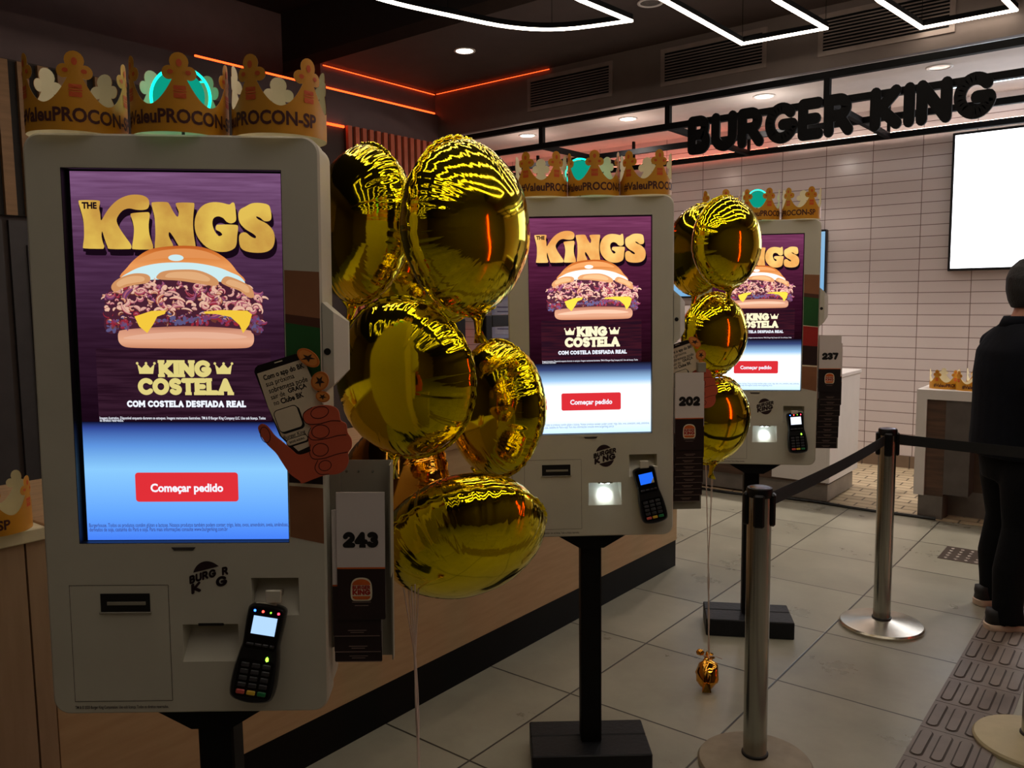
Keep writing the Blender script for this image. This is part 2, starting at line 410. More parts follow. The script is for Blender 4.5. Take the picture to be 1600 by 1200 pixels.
# dining ceiling: low soffit round a raised black recess
b = MB(); b.box(-7.6, 3.2, 4.93, YF + 0.06, ZC, ZC + 0.1); structure(b, 'ceiling', m_dark)
b = MB(); b.box(-7.6, 3.2, -5.5, 4.93, 4.25, 4.35); structure(b, 'ceiling', m_darker)
b = MB(); b.box(-7.6, 3.2, 4.93, 4.99, ZC + 0.1, 4.25); structure(b, 'trim_1', m_darker)
# fascia over the kitchen opening
b = MB(); b.box(-6.1, 3.2, YF, YF + 0.06, 3.27, ZC); structure(b, 'wall_fascia', m_fascia)
m_kc = pbr('white_kitchen_ceiling', (205, 198, 194), 0.7, var=0.03)
b = MB(); b.box(-9.5, 3.2, YF + 0.06, YW, ZK, ZK + 0.1); structure(b, 'ceiling', m_kc)
# left walls
b = MB(); b.box(-6.7, -6.6, -5.5, 4.93, 0, 4.25); structure(b, 'wall_left', m_mauve)
b = MB(); b.box(-6.7, -6.06, 4.93, YF, 0, ZC); structure(b, 'wall_left', m_mauve)
b = MB(); b.box(-9.5, -9.4, YF, YW, 0, ZK); structure(b, 'wall_kitchen', m_kc)
b = MB(); b.box(3.2, 3.3, -5.5, YW, 0, 4.25)
structure(b, 'wall_right', pbr('wall_right_paint', (74, 58, 50), 0.6))
b = MB(); b.box(-7.6, 3.2, -5.6, -5.5, 0, 4.25); structure(b, 'wall_front', pbr('wall_front_paint', (118, 96, 66), 0.6))
# protruding lower wall panel with slats and glowing coves
def slat_panel(x, y0, y1, z0, z1, step, mat, name):
    s = MB(); s.box(x - 0.05, x - 0.02, y0, y1, z0, z1, 1)
    y = y0
    while y < y1 - step * 0.5:
        s.box(x - 0.02, x + 0.012, y, y + step * 0.55, z0, z1); y += step
    return structure(s, name, [mat, m_darker])
b = MB(); b.box(-6.6, XW - 0.05, -1.0, 4.93, 3.20, 3.50); b.box(-6.06, XW - 0.05, 4.93, YF, 3.20, 3.50)
structure(b, 'trim_2', m_mauve)
b = MB(); b.box(-6.6, XW - 0.05, -1.0, 4.93, 0.0, 3.20); b.box(-6.06, XW - 0.05, 4.93, YF, 0.0, 3.20)
structure(b, 'trim_3', m_dark)
slat_panel(XW, 5.15, YF - 0.01, 0.0, 3.20, 0.088, pbr('terracotta_slat', (190, 96, 66), 0.55, var=0.1), 'trim_4')
slat_panel(XW, -1.0, 3.05, 2.19, 3.18, 0.125, pbr('oak_slat', (150, 112, 72), 0.55, var=0.12, scale=3, stretch=(1, 1, 10)), 'trim_5')
b = MB()
for y in (-0.6, 0.35, 1.3, 2.25, 3.2):
    b.box(XW - 0.05, XW - 0.02, y + 0.02, y + 0.93, 0.06, 2.16); b.box(XW - 0.02, XW - 0.005, y + 0.12, y + 0.83, 0.2, 2.0)
structure(b, 'trim_6', pbr('charcoal_door_panel', (52, 46, 46), 0.5))
def led_strip(name, pts, w, col, st, label, group=None):
    o = thing(name, label, 'light strip', pts[0], 0, group)
    s = MB(); s.tube([Vector(p) - Vector(pts[0]) for p in pts], w, 6); s.build('diffuser', emit('glow_' + name + str(col), col, st), o)
    return o
OR = (255, 70, 25)
led_strip('cove_light', [(XW - 0.07, 3.7, 3.515), (XW - 0.07, YF - 0.02, 3.515)], 0.008, OR, 5, 'long thin orange light strip along the top of the left wall panel')
led_strip('cove_light', [(-6.045, 4.95, 3.70), (-6.045, YF - 0.02, 3.70)], 0.004, OR, 0.7, 'thin orange light strip where the left wall meets the ceiling')
led_strip('cove_light', [(-6.02, YF - 0.018, 3.702), (-4.6, YF - 0.018, 3.702)], 0.003, OR, 0.14, 'faint orange light strip along the top of the vent fascia')
led_strip('cove_light', [(XW - 0.035, 4.72, 3.19), (XW - 0.035, 5.14, 3.19)], 0.012, OR, 6, 'short orange light strip left of the terracotta slats')

# ------------------------------------------------------------------ air vents, steel sign frame, letters
def vent(x0, x1, label):
    o = thing('air_vent', label, 'vent', (x0, YF, 3.36), 0, 'air vents on the fascia')
    w, h = x1 - x0, 0.30
    s = MB(); s.box(0, w, -0.012, 0, 0, 0.035); s.box(0, w, -0.012, 0, h - 0.035, h); s.box(0, 0.035, -0.012, 0, 0.035, h - 0.035); s.box(w - 0.035, w, -0.012, 0, 0.035, h - 0.035)
    s.build('frame', pbr('vent_frame_paint', (124, 110, 102), 0.5), o)
    s = MB(); s.box(0.035, w - 0.035, -0.003, -0.001, 0.035, h - 0.035); s.build('duct_opening', M_frame, o)
    s = MB()
    for k in range(9):
        z = 0.05 + k * 0.0235
        s.box(0.035, w - 0.035, -0.012, -0.005, z, z + 0.008)
    s.build('louver', pbr('vent_louver', (120, 106, 98), 0.5), o)
vent(-4.86, -3.93, 'grey slotted air vent nearest the red corner on the fascia')
vent(-3.46, -2.55, 'grey slotted air vent behind the middle light outline, above the sign')
vent(-2.16, -1.25, 'grey slotted air vent above the right end of the sign, at the top edge')
fr = thing('overhead_truss', 'black steel grid frame hanging over the kitchen opening', 'frame', (0, YF, 3.03))
s = MB(); s.box(-6.0, 3.0, -0.025, 0.025, 0.165, 0.215); s.build('top_beam', M_frame, fr)
s = MB(); s.box(-6.0, 3.0, -0.025, 0.025, -0.03, 0.02); s.build('middle_beam', M_frame, fr)
s = MB(); s.box(-6.0, 3.0, 1.66, 1.71, -0.03, 0.02); s.build('rear_beam', M_frame, fr)
for x in (-6.0, -4.70, -3.39, -2.085, -0.78, 0.52, 1.83):
    s = MB(); s.box(x - 0.022, x + 0.022, -0.022, 0.022, 0.02, 0.165); s.build('post', M_frame, fr)
    s = MB(); s.box(x - 0.022, x + 0.022, 0.025, 1.66, -0.028, 0.018); s.build('cross_bar', M_frame, fr)
    s = MB(); s.box(x - 0.012, x + 0.012, 1.67, 1.70, 0.02, ZK - 3.03); s.build('hanger', M_frame, fr)
s = MB(); s.box(-6.0, 3.0, 0.82, 0.86, -0.03, 0.02); s.build('centre_beam', M_frame, fr)
sg = thing('sign', 'big black raised letters spelling BURGER KING on the steel frame', 'sign', (-3.185, YF - 0.03, 2.765))
LH = 0.30
x = 0.0
seq = 'BURGER KING'
tot = stroke_polys(seq, 0.275, 0, 0.05)[1]
sx = 2.195 / tot
for ch in seq:
    if ch != ' ':
        polys, w = stroke_polys(ch, 0.275, 0.0, 0.0)
        s = MB()
        for j, p in enumerate(polys): s.prism([((x + a) * sx, b_ * LH) for a, b_ in p], -0.02 - (j % 11) * 1.5e-4, (j % 7) * 1e-4)
        s.build('letter', M_frame, sg)
    x += GL[ch][0] + 0.05

# ------------------------------------------------------------------ lamps
def spot(x, y, z, on, label, group, st=30.0, power=60, r=0.075, col=(255, 240, 225)):
    o = thing('downlight', label, 'light', (x, y, z), 0, group)
    s = MB(); s.lathe([(r + 0.018, 0.0), (r + 0.018, -0.006), (r, -0.008), (r - 0.004, 0.0)], n=28); s.build('trim_ring', M_white, o, smooth=True)
    s = MB(); s.lathe([(r - 0.004, -0.001), (r - 0.004, -0.004), (0.002, -0.004)], n=28)
    s.build('lens', emit('lamp_lens_%s' % st, col, st) if on else pbr('lamp_off_lens', (190, 190, 190), 0.15, 0.8), o)
    if on:
        l = bpy.data.lights.new('downlight_beam', 'SPOT'); l.energy = power; l.spot_size = R(120); l.spot_blend = 0.8; l.shadow_soft_size = r; l.color = (1, 0.88, 0.79)
        lo = bpy.data.objects.new('beam', l); COL.objects.link(lo); lo.parent = o; lo.location = (0, 0, -0.02)
        if power > 100:
            l = bpy.data.lights.new('added_ceiling_fill', 'POINT'); l.energy = power * .025; l.shadow_soft_size = .05; l.color = (1, 0.88, 0.79) if x > -3 else (1, .76, .64)  # extra bare point light below the lens, added to brighten the kitchen ceiling
            lo = bpy.data.objects.new('ceiling_fill', l); COL.objects.link(lo); lo.parent = o; lo.location = (0, 0, -0.28)
    return o
g1 = 'round ceiling downlights'
spot(-4.837, 5.485, ZC, True, 'lit round downlight in the reddish ceiling above the balloons', g1, 25, 22)
spot(-3.062, 5.494, ZC, False, 'unlit round downlight at the very top edge, left of the middle light outline', g1)
for x in (-1.3, 0.45): spot(x, 5.49, ZC, False, 'unlit round downlight out of view %s' % ('above the sign' if x < 0 else 'beyond the sign to the right'), g1)
led_strip('ceiling_strip_light', [(-9.2, 8.098, 3.0535), (-3.2, 8.098, 3.0535)], 0.004, (255, 130, 105), 34, 'added pink-red strip tinting the kitchen ceiling, unseen behind the rear beam, left part')  # added strip, out of sight on the beam, gives the kitchen ceiling its pink
led_strip('ceiling_strip_light', [(-3.1, 8.098, 3.0535), (2.9, 8.098, 3.0535)], 0.004, (255, 225, 210), 30, 'added pale strip brightening the kitchen ceiling, unseen behind the rear beam, right part')  # likewise added and unseen, lifts the right half of the kitchen ceiling
led_strip('wall_strip_light', [(3.12, 4.9, 0.3), (3.12, 4.9, 2.9)], 0.03, OR, 14, 'upright orange-red light strip on the right wall, out of view')
led_strip('ceiling_strip_light', [(-1.35, 6.62, 3.288), (1.8, 6.62, 3.288)], 0.010, (215, 240, 255), 9, 'thin cool white strip light on kitchen ceiling at the right edge, front one')
led_strip('ceiling_strip_light', [(-1.55, 7.72, 3.288), (1.8, 7.72, 3.288)], 0.010, (215, 240, 255), 9, 'thin cool white strip light on kitchen ceiling at the right edge, rear one')
kl = [(-5.35, 'lit round downlight furthest left under the kitchen ceiling', 125), (-4.15, 'lit round downlight left of the sign under the kitchen ceiling', 150), (-2.82, 'lit round downlight above the letters G and E of the sign', 180), (-1.47, None, 0), (0.2, 'lit round downlight in kitchen ceiling beyond the right edge', 230)]
for x, lb, pw in kl:
    spot(x, 7.03, ZK, lb is not None, lb or 'unlit round downlight in the kitchen ceiling above the word KING', g1, 18, pw)
# hanging light outlines: glowing tubes on thin black channels
ZL = 3.415
def outline(pts, label, closed=False, st=13.0):
    o = thing('light_outline', label, 'light', (pts[0][0], pts[0][1], ZL), 0, 'hanging light outlines')
    q = [(p[0] - pts[0][0], p[1] - pts[0][1]) for p in pts]
    if closed: q.append(q[0])
    for a, c in zip(q[:-1], q[1:]): pass
    s = MB(); t = MB()
    for a, c in zip(q[:-1], q[1:]):
        d = Vector((c[0] - a[0], c[1] - a[1], 0)); l = d.length; d.normalize(); n = Vector((-d.y, d.x, 0)) * 0.014
        e = d * 0.013
        for mb_, z0, z1 in ((s, -0.012, 0.0), (t, 0.0, 0.035)):
            vs = []
            for z in (z0, z1):
                for P, sg_ in ((Vector((*a, 0)) - e, 1), (Vector((*c, 0)) + e, 1)):
                    vs += [tuple(P + n + Vector((0, 0, z))), tuple(P - n + Vector((0, 0, z)))]
            mb_.add(vs, [(0, 1, 3, 2), (4, 6, 7, 5), (0, 4, 5, 1), (2, 3, 7, 6), (0, 2, 6, 4), (1, 5, 7, 3)])
    s.build('diffuser', emit('led_white_%d' % st, (255, 238, 218), st), o)
    t.build('channel', M_frame, o)
    for i in range(0, len(q) - 1, max(1, len(q) // 4)):
        s = MB(); s.tube([(q[i][0], q[i][1], 0.03), (q[i][0], q[i][1], 4.25 - ZL if pts[i][1] < 4.9 else ZC - ZL)], 0.002, 5)
        s.build('suspension_wire', M_frame, o)
leaf = smooth_poly([(-3.86, 2.6), (-3.84, 3.3), (-3.826, 3.639), (-3.715, 4.059), (-3.56, 4.50), (-3.315, 4.763), (-2.884, 4.912)], 5, closed=False)
outline([(-2.93, 1.4)] + [(-3.2, 1.5), (-3.6, 1.9)] + leaf + [(-2.923, 4.40)], 'glowing white curved outline with a pointed tip at the top centre', True)
outline([(-2.56, 0.9), (-2.534, 4.737), (-2.522, 5.867), (-1.95, 5.912), (-2.006, 5.185), (-2.06, 0.9)], 'glowing white slanted box outline over the letters BURGER', True)
outline([(-1.62, 0.6), (-1.519, 5.598), (-1.443, 6.33), (-0.895, 6.34), (-0.93, 5.9), (-1.05, 0.6)], 'glowing white slanted box outline at the top right corner', True)
outline([(-0.45, 0.4), (-0.42, 5.9), (0.15, 5.94), (0.10, 0.4)], 'glowing white long box outline just outside the right edge', True)
outline([(0.65, 0.2), (0.68, 5.2), (1.25, 5.24), (1.2, 0.2)], 'glowing white long box outline furthest outside the right edge', True)
for x, w_ in ((-3.4, 'left'), (-2.3, 'middle left'), (-1.2, 'middle right'), (-0.1, 'right')):
    outline([(x, -3.2), (x, -0.4), (x + 0.6, -0.1), (x + 0.6, -3.2)], 'dimmer glowing box outline on the ceiling behind the viewer, %s one' % w_, True, 3.0)

# ------------------------------------------------------------------ counters
cL = thing('service_counter', 'long oak-fronted counter with a black plinth behind the kiosks', 'counter', (-2.26, 0.0, 0.0))
s = MB(); s.box(-0.60, 0.0, 0.89, 4.41, 0.16, 1.0); s.build('front_panel', M_wood, cL)
s = MB(); s.box(-0.60, -0.004, 0.89, 4.405, 0.0, 0.16); s.build('plinth', pbr('black_plinth', (11, 10, 10), 0.45, spec=0.15), cL)
s = MB(); s.bbox(-0.62, 0.012, 0.89, 4.42, 1.0, 1.035, 0.003); s.build('worktop', pbr('worktop_oak', (176, 142, 106), 0.4, scale=3, stretch=(14, 1, 1)), cL)
cN = thing('service_counter', 'pale oak end unit of the counter at the bottom left corner', 'counter', (-2.255, 0.0, 0.0))
M_oak2 = pbr('pale_oak_end', (178, 150, 120), 0.45, scale=5, stretch=(9, 9, 1), col2=(170, 142, 112))
s = MB(); s.box(-0.60, 0.0, -1.6, 0.835, 0.0, 1.0); s.build('front_panel', M_oak2, cN)
s = MB(); s.box(-0.60, 0.0, 0.840, 0.885, 0.0, 1.0); s.build('edge_post', M_oak2, cN)
s = MB(); s.bbox(-0.62, 0.012, -1.6, 0.885, 1.0, 1.035, 0.003); s.build('worktop', M_cream, cN)
# kitchen order counter, white end panel
cK = thing('order_counter', 'order counter with a white end panel and grey plinth behind the far kiosk', 'counter', (-2.0, 6.42, 0.0))
s = MB(); s.box(-4.0, -0.03, 0.0, 0.70, 0.15, 0.97); s.build('wood_front', M_darkwood, cK)
s = MB(); s.box(-0.03, 0.0, -0.01, 0.72, 0.17, 0.97); s.box(-0.45, -0.03, -0.012, 0.0, 0.17, 0.97); s.build('end_panel', M_white, cK)
s = MB(); s.bbox(-4.0, 0.01, -0.02, 0.73, 0.97, 1.0, 0.003); s.build('worktop', M_white, cK)
s = MB(); s.box(-4.0, -0.02, 0.02, 0.66, 0.02, 0.15); s.build('plinth', pbr('grey_plinth', (120, 112, 104), 0.4, var=0.15), cK)
for x, y in ((-0.06, 0.62), (-0.06, 0.06), (-2.0, 0.1), (-3.9, 0.1)):
    s = MB(); s.lathe([(0.02, 0), (0.02, 0.02)], (x, y, 0.001), 12); s.build('foot', M_black, cK)
cR = thing('order_counter', 'dark wood counter framed in white beside the person', 'counter', (-1.405, 6.42, 0.0))
s = MB(); s.box(0, 3.2, 0, 0.45, 0.865, 0.933); s.box(0, 0.068, 0, 0.45, 0.17, 0.865); s.build('white_frame', M_white, cR)
s = MB(); s.box(0.068, 0.19, 0.02, 0.45, 0.17, 0.865); s.build('wood_post', M_darkwood, cR)
s = MB(); s.box(0.19, 3.2, 0.20, 0.22, 0.19, 0.865); s.build('wood_panel', pbr('recess_wood', (74, 54, 40), 0.5, scale=3, stretch=(1, 1, 12)), cR)
s = MB(); s.box(0.03, 0.19, 0.012, 0.45, 0.0, 0.17); s.box(0.19, 3.2, 0.20, 0.45, 0.0, 0.19); s.build('plinth', pbr('grey_plinth2', (104, 98, 92), 0.4, var=0.15), cR)
s = MB(); s.box(0.19, 0.35, 0.012, 0.20, 0.19, 0.865); s.build('side_panel', pbr('grey_side_panel', (84, 78, 74), 0.5), cR)

# wall screens and notice
tv = thing('menu_screen', 'bright white blank menu screen on the tiled back wall', 'screen', (-1.578, YW, 1.81))
s = MB(); s.bbox(0, 2.1, -0.07, -0.001, 0, 1.185, 0.004); s.build('bezel', M_blackp, tv)
s = MB(); s.box(0.022, 2.078, -0.073, -0.0705, 0.022, 1.163); s.build('display', emit('white_screen', (246, 248, 255), 3.2), tv)
t2 = thing('order_screen', 'blue-white screen on the back wall mostly hidden behind the far kiosk', 'screen', (-4.30, YW, 1.60))
s = MB(); s.bbox(0, 1.660, -0.06, -0.001, 0, 0.64, 0.004); s.build('bezel', M_blackp, t2)
s = MB(); s.box(0.02, 1.652, -0.063, -0.0605, 0.02, 0.62); s.build('display', emit('blue_screen', (120, 175, 225), 0.9, ramp=[(0.0, (130, 185, 230)), (0.62, (150, 195, 230))]), t2)
nt_ = thing('notice_board', 'pale blue notice board with printed sheets, left of the middle kiosk', 'notice', (-6.84, YW, 1.12))
s = MB(); s.box(0, 1.1, -0.03, -0.001, 0, 1.08); s.build('board', pbr('pale_blue_board', (176, 186, 222), 0.4, var=0.04), nt_)
for k, (x, z) in enumerate(((0.05, 0.52), (0.05, 0.05), (0.42, 0.52))):
    s = MB(); s.box(x, x + 0.32, -0.033, -0.0305, z, z + 0.42)
    s2 = MB()
    for q in range(6): s2.box(x + 0.04, x + 0.26, -0.0345, -0.0335, z + 0.06 + q * 0.055, z + 0.075 + q * 0.055)
    sh = s.build('sheet', pbr('paper_sheet', (190, 196, 222), 0.7), nt_); s2.build('printed_lines', pbr('grey_ink', (110, 110, 150), 0.7), sh)
pf = thing('display_stand', 'open black frame stand on the counter left of the middle kiosk', 'stand', (-2.72, 3.19, 1.035))
s = MB()
s.bbox(-0.02, 0.02, 0.0, 0.05, 0.0, 0.49, 0.004); s.bbox(-0.02, 0.02, 0.40, 0.45, 0.0, 0.49, 0.004); s.bbox(-0.02, 0.02, 0.05, 0.40, 0.43, 0.49, 0.004); s.bbox(-0.06, 0.06, -0.02, 0.47, 0.0, 0.02, 0.004)
s.build('frame', M_blackp, pf)
s = MB(); s.bbox(-0.10, 0.10, -0.12, 0.50, 0.0, 0.28, 0.03); 
pr = thing('receipt_printer', 'low black rounded machine on the counter under the frame stand', 'machine', (-2.72, 3.22, 1.035))
s = MB(); s.bbox(-0.16, -0.065, -0.05, 0.42, 0.0, 0.30, 0.03); s.build('housing', M_blackp, pr); s = MB(); s.box(-0.066, -0.062, 0.05, 0.3, 0.05, 0.12); s.build('paper_slot', M_shell2, pr)
mo = thing('cash_register_screen', 'back of a black register screen seen between the balloons', 'screen', (-2.72, 2.98, 1.035))
s = MB(); s.bbox(-0.02, 0.02, -0.32, 0.06, 0.16, 0.48, 0.006); s.build('housing', M_blackp, mo)
s = MB(); s.bbox(-0.03, 0.0, -0.16, -0.10, 0.01, 0.2, 0.004); s.bbox(-0.1, 0.1, -0.24, -0.02, 0.0, 0.02, 0.004); s.build('stand', M_blackp, mo)
hl = thing('heat_lamp', 'small glowing red lamp in the kitchen behind the balloons', 'light', (-7.35, 7.9, 0.0))
s = MB(); s.lathe([(0.02, 0.0), (0.02, 1.32)], n=12); s.build('stem', M_black, hl)
s = MB(); s.lathe([(0.03, 1.62), (0.14, 1.50), (0.17, 1.32), (0.16, 1.32), (0.02, 1.6)], n=24); s.build('shade', pbr('wine_shade', (90, 15, 40), 0.4), hl, smooth=True)
s = MB(); s.lathe([(0.01, 1.30), (0.10, 1.36), (0.10, 1.46), (0.01, 1.5)], n=20); s.build('bulb', emit('red_bulb', (255, 45, 40), 4.0), hl)

# floor details
cb = MB(); random.seed(3)
pts = [(-4.2, 6.36)] + [(-3.6 + 0.16 * i, 6.30 + 0.035 * math.sin(i * 0.9) + 0.01 * i) for i in range(14)] + [(-1.25, 6.41)]
cb.tube([(x, y, 0.012) for x, y in pts], 0.011, 6)
tag(cb.build('cable', M_black), 'black cable lying along the floor in front of the order counter', 'cable')
dr = thing('floor_drain', 'square metal dotted plate set in the floor behind the tall post', 'drain', (-1.05, 5.48, 0.0))
s = MB(); s.box(0, 0.30, 0, 0.30, 0.0005, 0.003); s.build('plate', pbr('dull_plate', (112, 100, 92), 0.35, 0.6), dr)
s = MB()
for i in range(5):
    for j in range(5): s.lathe([(0.012, 0.003), (0.008, 0.006)], (0.04 + i * 0.055, 0.04 + j * 0.055, 0), 8)
s.build('studs', pbr('stud_metal', (160, 150, 140), 0.3, 0.7), dr)
tp = MB(); tm = pbr('grey_tactile_tile', (120, 108, 100), 0.45, var=0.1); tg = pbr('tactile_groove', (62, 52, 46), 0.7)
y = -1.0
while y < 6.2:
    tp.box(-0.657, -0.397, y, y + 0.2465, 0.0, 0.003)
    tp.box(-0.657, -0.397, y + 0.2465, y + 0.25, 0.0, 0.0022, 1)
    for k in range(4):
        cx = -0.657 + 0.0325 + k * 0.065
        for w_, e_, z_, mi in ((0.0225, 0.105, 0.0036, 1), (0.0165, 0.099, 0.0068, 0)):
            poly = [(cx + w_ * math.cos(R(a)), y + 0.123 + (e_ - w_) * (1 if a <= 180 else -1) + w_ * math.sin(R(a))) for a in range(0, 361, 20)]
            n = len(poly); z0 = 0.003
            tp.add([(px, py, z0) for px, py in poly] + [(px, py, z_) for px, py in poly], [tuple(range(n, 2 * n))] + [(i, (i + 1) % n, (i + 1) % n + n, i + n) for i in range(n)], mi)
    y += 0.25
structure(tp, 'trim_7', [tm, tg])

# ------------------------------------------------------------------ queue posts and belts
def post(x, y, label, base_shine):
    o = thing('queue_post', label, 'queue post', (x, y, 0), R(20), 'steel queue posts')
    s = MB(); s.lathe([(0.19, 0.0), (0.192, 0.012), (0.186, 0.02), (0.12, 0.030), (0.05, 0.040), (0.042, 0.042), (0.002, 0.042)], n=48)
    s.build('base', base_shine, o, auto=40)
    s = MB(); s.lathe([(0.0445, 0.040), (0.0445, 0.048), (0.041, 0.050)], n=36); s.build('collar', M_black, o, smooth=True)
    s = MB(); s.lathe([(0.0395, 0.045), (0.0395, 0.945), (0.0, 0.945)], n=36); s.build('tube', M_chrome, o, auto=40)
    s = MB(); s.lathe([(0.0415, 0.942), (0.0425, 0.946), (0.0425, 0.966), (0.040, 0.972), (0.033, 0.972)], n=36); s.build('cap', M_blackp, o, auto=40)
    s = MB(); s.lathe([(0.033, 0.9695), (0.033, 0.973), (0.030, 0.975), (0.001, 0.975)], n=36); s.build('top_disc', pbr('cap_steel', (130, 130, 150), 0.3, 0.9), o, auto=40)
    for k in range(4):
        a = k * PI / 2; s = MB()
        tf = lambda v, a=a: (v[0] * math.cos(a) - v[1] * math.sin(a), v[0] * math.sin(a) + v[1] * math.cos(a), v[2])
        s.bbox(-0.018, 0.018, -0.052, -0.034, 0.845, 0.955, 0.006, tf=tf)
        s.build('belt_clip', M_blackp, o)
    return o
M_base1 = pbr('dusty_steel_base', (150, 138, 118), 0.5, 0.5, var=0.12, scale=14)
M_base2 = pbr('steel_base', (205, 198, 184), 0.25, 0.9, var=0.1, scale=14)
post(-1.044, 2.628, 'steel queue post in front, between the middle kiosk and the far kiosk', M_base1)
post(-1.032, 4.165, 'steel queue post further back where the belt turns, left of the person', M_base2)
post(-0.307, 3.345, 'queue post whose cream base disc shows at the bottom right edge', pbr('cream_base', (190, 178, 145), 0.5, 0.1, var=0.06, scale=14))
post(0.45, 4.165, 'queue post beyond the right edge holding the end of the belt', M_base2)
def belt(a, b_, label):
    o = thing('queue_belt', label, 'belt', a, 0, 'black queue belts')
    d = Vector(b_) - Vector(a); L_ = d.length; n = Vector((-d.y, d.x, 0)).normalized() * 0.001
    s = MB(); rs = []
    for i in range(17):
        t = i / 16; P = d * t; P.z -= 0.012 * math.sin(PI * t)
        rs.append([tuple(P + n + Vector((0, 0, 0.024))), tuple(P - n + Vector((0, 0, 0.024))), tuple(P - n - Vector((0, 0, 0.024))), tuple(P + n - Vector((0, 0, 0.024)))])
    s.rings(rs); s.build('webbing', pbr('black_webbing', (14, 15, 18), 0.7, bump=0.2, bscale=400), o)
belt((-1.042, 2.682, 0.915), (-1.034, 4.112, 0.920), 'black belt stretched from the front queue post to the rear one')
belt((-0.979, 4.165, 0.925), (0.397, 4.165, 0.925), 'black belt running right from the rear queue post in front of the person')

# ------------------------------------------------------------------ kiosks
SH = 0.35; SWH = 0.1977
BL, BR, BT, BB = -0.2631, 0.2675, 0.411, -0.6904
def headmat(z, lean, tilt):
    return Matrix.Translation((0, 0, z)) @ Matrix.Rotation(lean, 4, 'X') @ Matrix.Rotation(tilt, 4, 'Y')
def cut(o, cutters):
    """boolean-subtract each cutter mesh object from o and drop the cutter"""
    for c in cutters:
        md = o.modifiers.new('cut', 'BOOLEAN'); md.operation = 'DIFFERENCE'; md.object = c; md.solver = 'EXACT'
    bpy.context.view_layer.update()
    dg = bpy.context.evaluated_depsgraph_get(); me = bpy.data.meshes.new_from_object(o.evaluated_get(dg), depsgraph=dg)
    o.modifiers.clear(); o.data = me
    for c in cutters: bpy.data.objects.remove(c)
def shell_mesh():
    s = MB(); out = rrect(BL, BR, BB, BT, 0.032, 8); inn = rrect(BL + 0.004, BR - 0.004, BB + 0.004, BT - 0.004, 0.028, 8)
    rs = [[(x, y, z) for x, z in p] for y, p in ((0.0, inn), (0.004, out), (0.052, out))]
    s.rings(rs, caps=True)
    s.f = [f[::-1] for f in s.f]
    o = s.build('shell_tmp', [M_shell, M_black])
    bm = bmesh.new(); bm.from_mesh(o.data); bmesh.ops.recalc_face_normals(bm, faces=bm.faces); bm.to_mesh(o.data); bm.free()
    cs = []
    c = MB(); c.box(-SWH, SWH, -0.01, 0.0195, -SH, SH, 0); cs.append(c.build('c', M_black))
    # slanted scanner bay and card bay
    c = MB(); c.add([(-0.012, -0.01, -0.510), (0.097, -0.01, -0.510), (0.097, -0.01, -0.586), (-0.012, -0.01, -0.586), (-0.004, 0.046, -0.514), (0.089, 0.046, -0.514), (0.097, 0.001, -0.586), (-0.012, 0.001, -0.586)],
        [(0, 1, 2, 3), (4, 7, 6, 5), (0, 4, 5, 1), (1, 5, 6, 2), (2, 6, 7, 3), (3, 7, 4, 0)], 1); cs.append(c.build('c', M_shell))
    c = MB(); c.add([(0.122, -0.01, -0.418), (0.214, -0.01, -0.418), (0.214, -0.01, -0.494), (0.122, -0.01, -0.494), (0.126, 0.046, -0.424), (0.210, 0.046, -0.424), (0.214, 0.001, -0.494), (0.122, 0.001, -0.494)],
        [(0, 1, 2, 3), (4, 7, 6, 5), (0, 4, 5, 1), (1, 5, 6, 2), (2, 6, 7, 3), (3, 7, 4, 0)], 1); cs.append(c.build('c', M_shell))
    for c in cs:
        bm = bmesh.new(); bm.from_mesh(c.data); bmesh.ops.recalc_face_normals(bm, faces=bm.faces); bm.to_mesh(c.data); bm.free()
    cut(o, cs)
    me = o.data; bpy.data.objects.remove(o); me.materials.clear(); me.materials.append(M_shell)
    for p in me.polygons: p.material_index = 0
    return me
SHELL = shell_mesh()
CR1 = (1556.0 / 350.0)
def c1(x, y):
    """photo-measured artwork outline -> screen coordinates (metres from screen centre)"""
    px, py = 100 + x / CR1, 290 + y / CR1
    return (-0.176 + (px - 118) * 0.001158, 0.305 - (py - 302) * 0.001168)
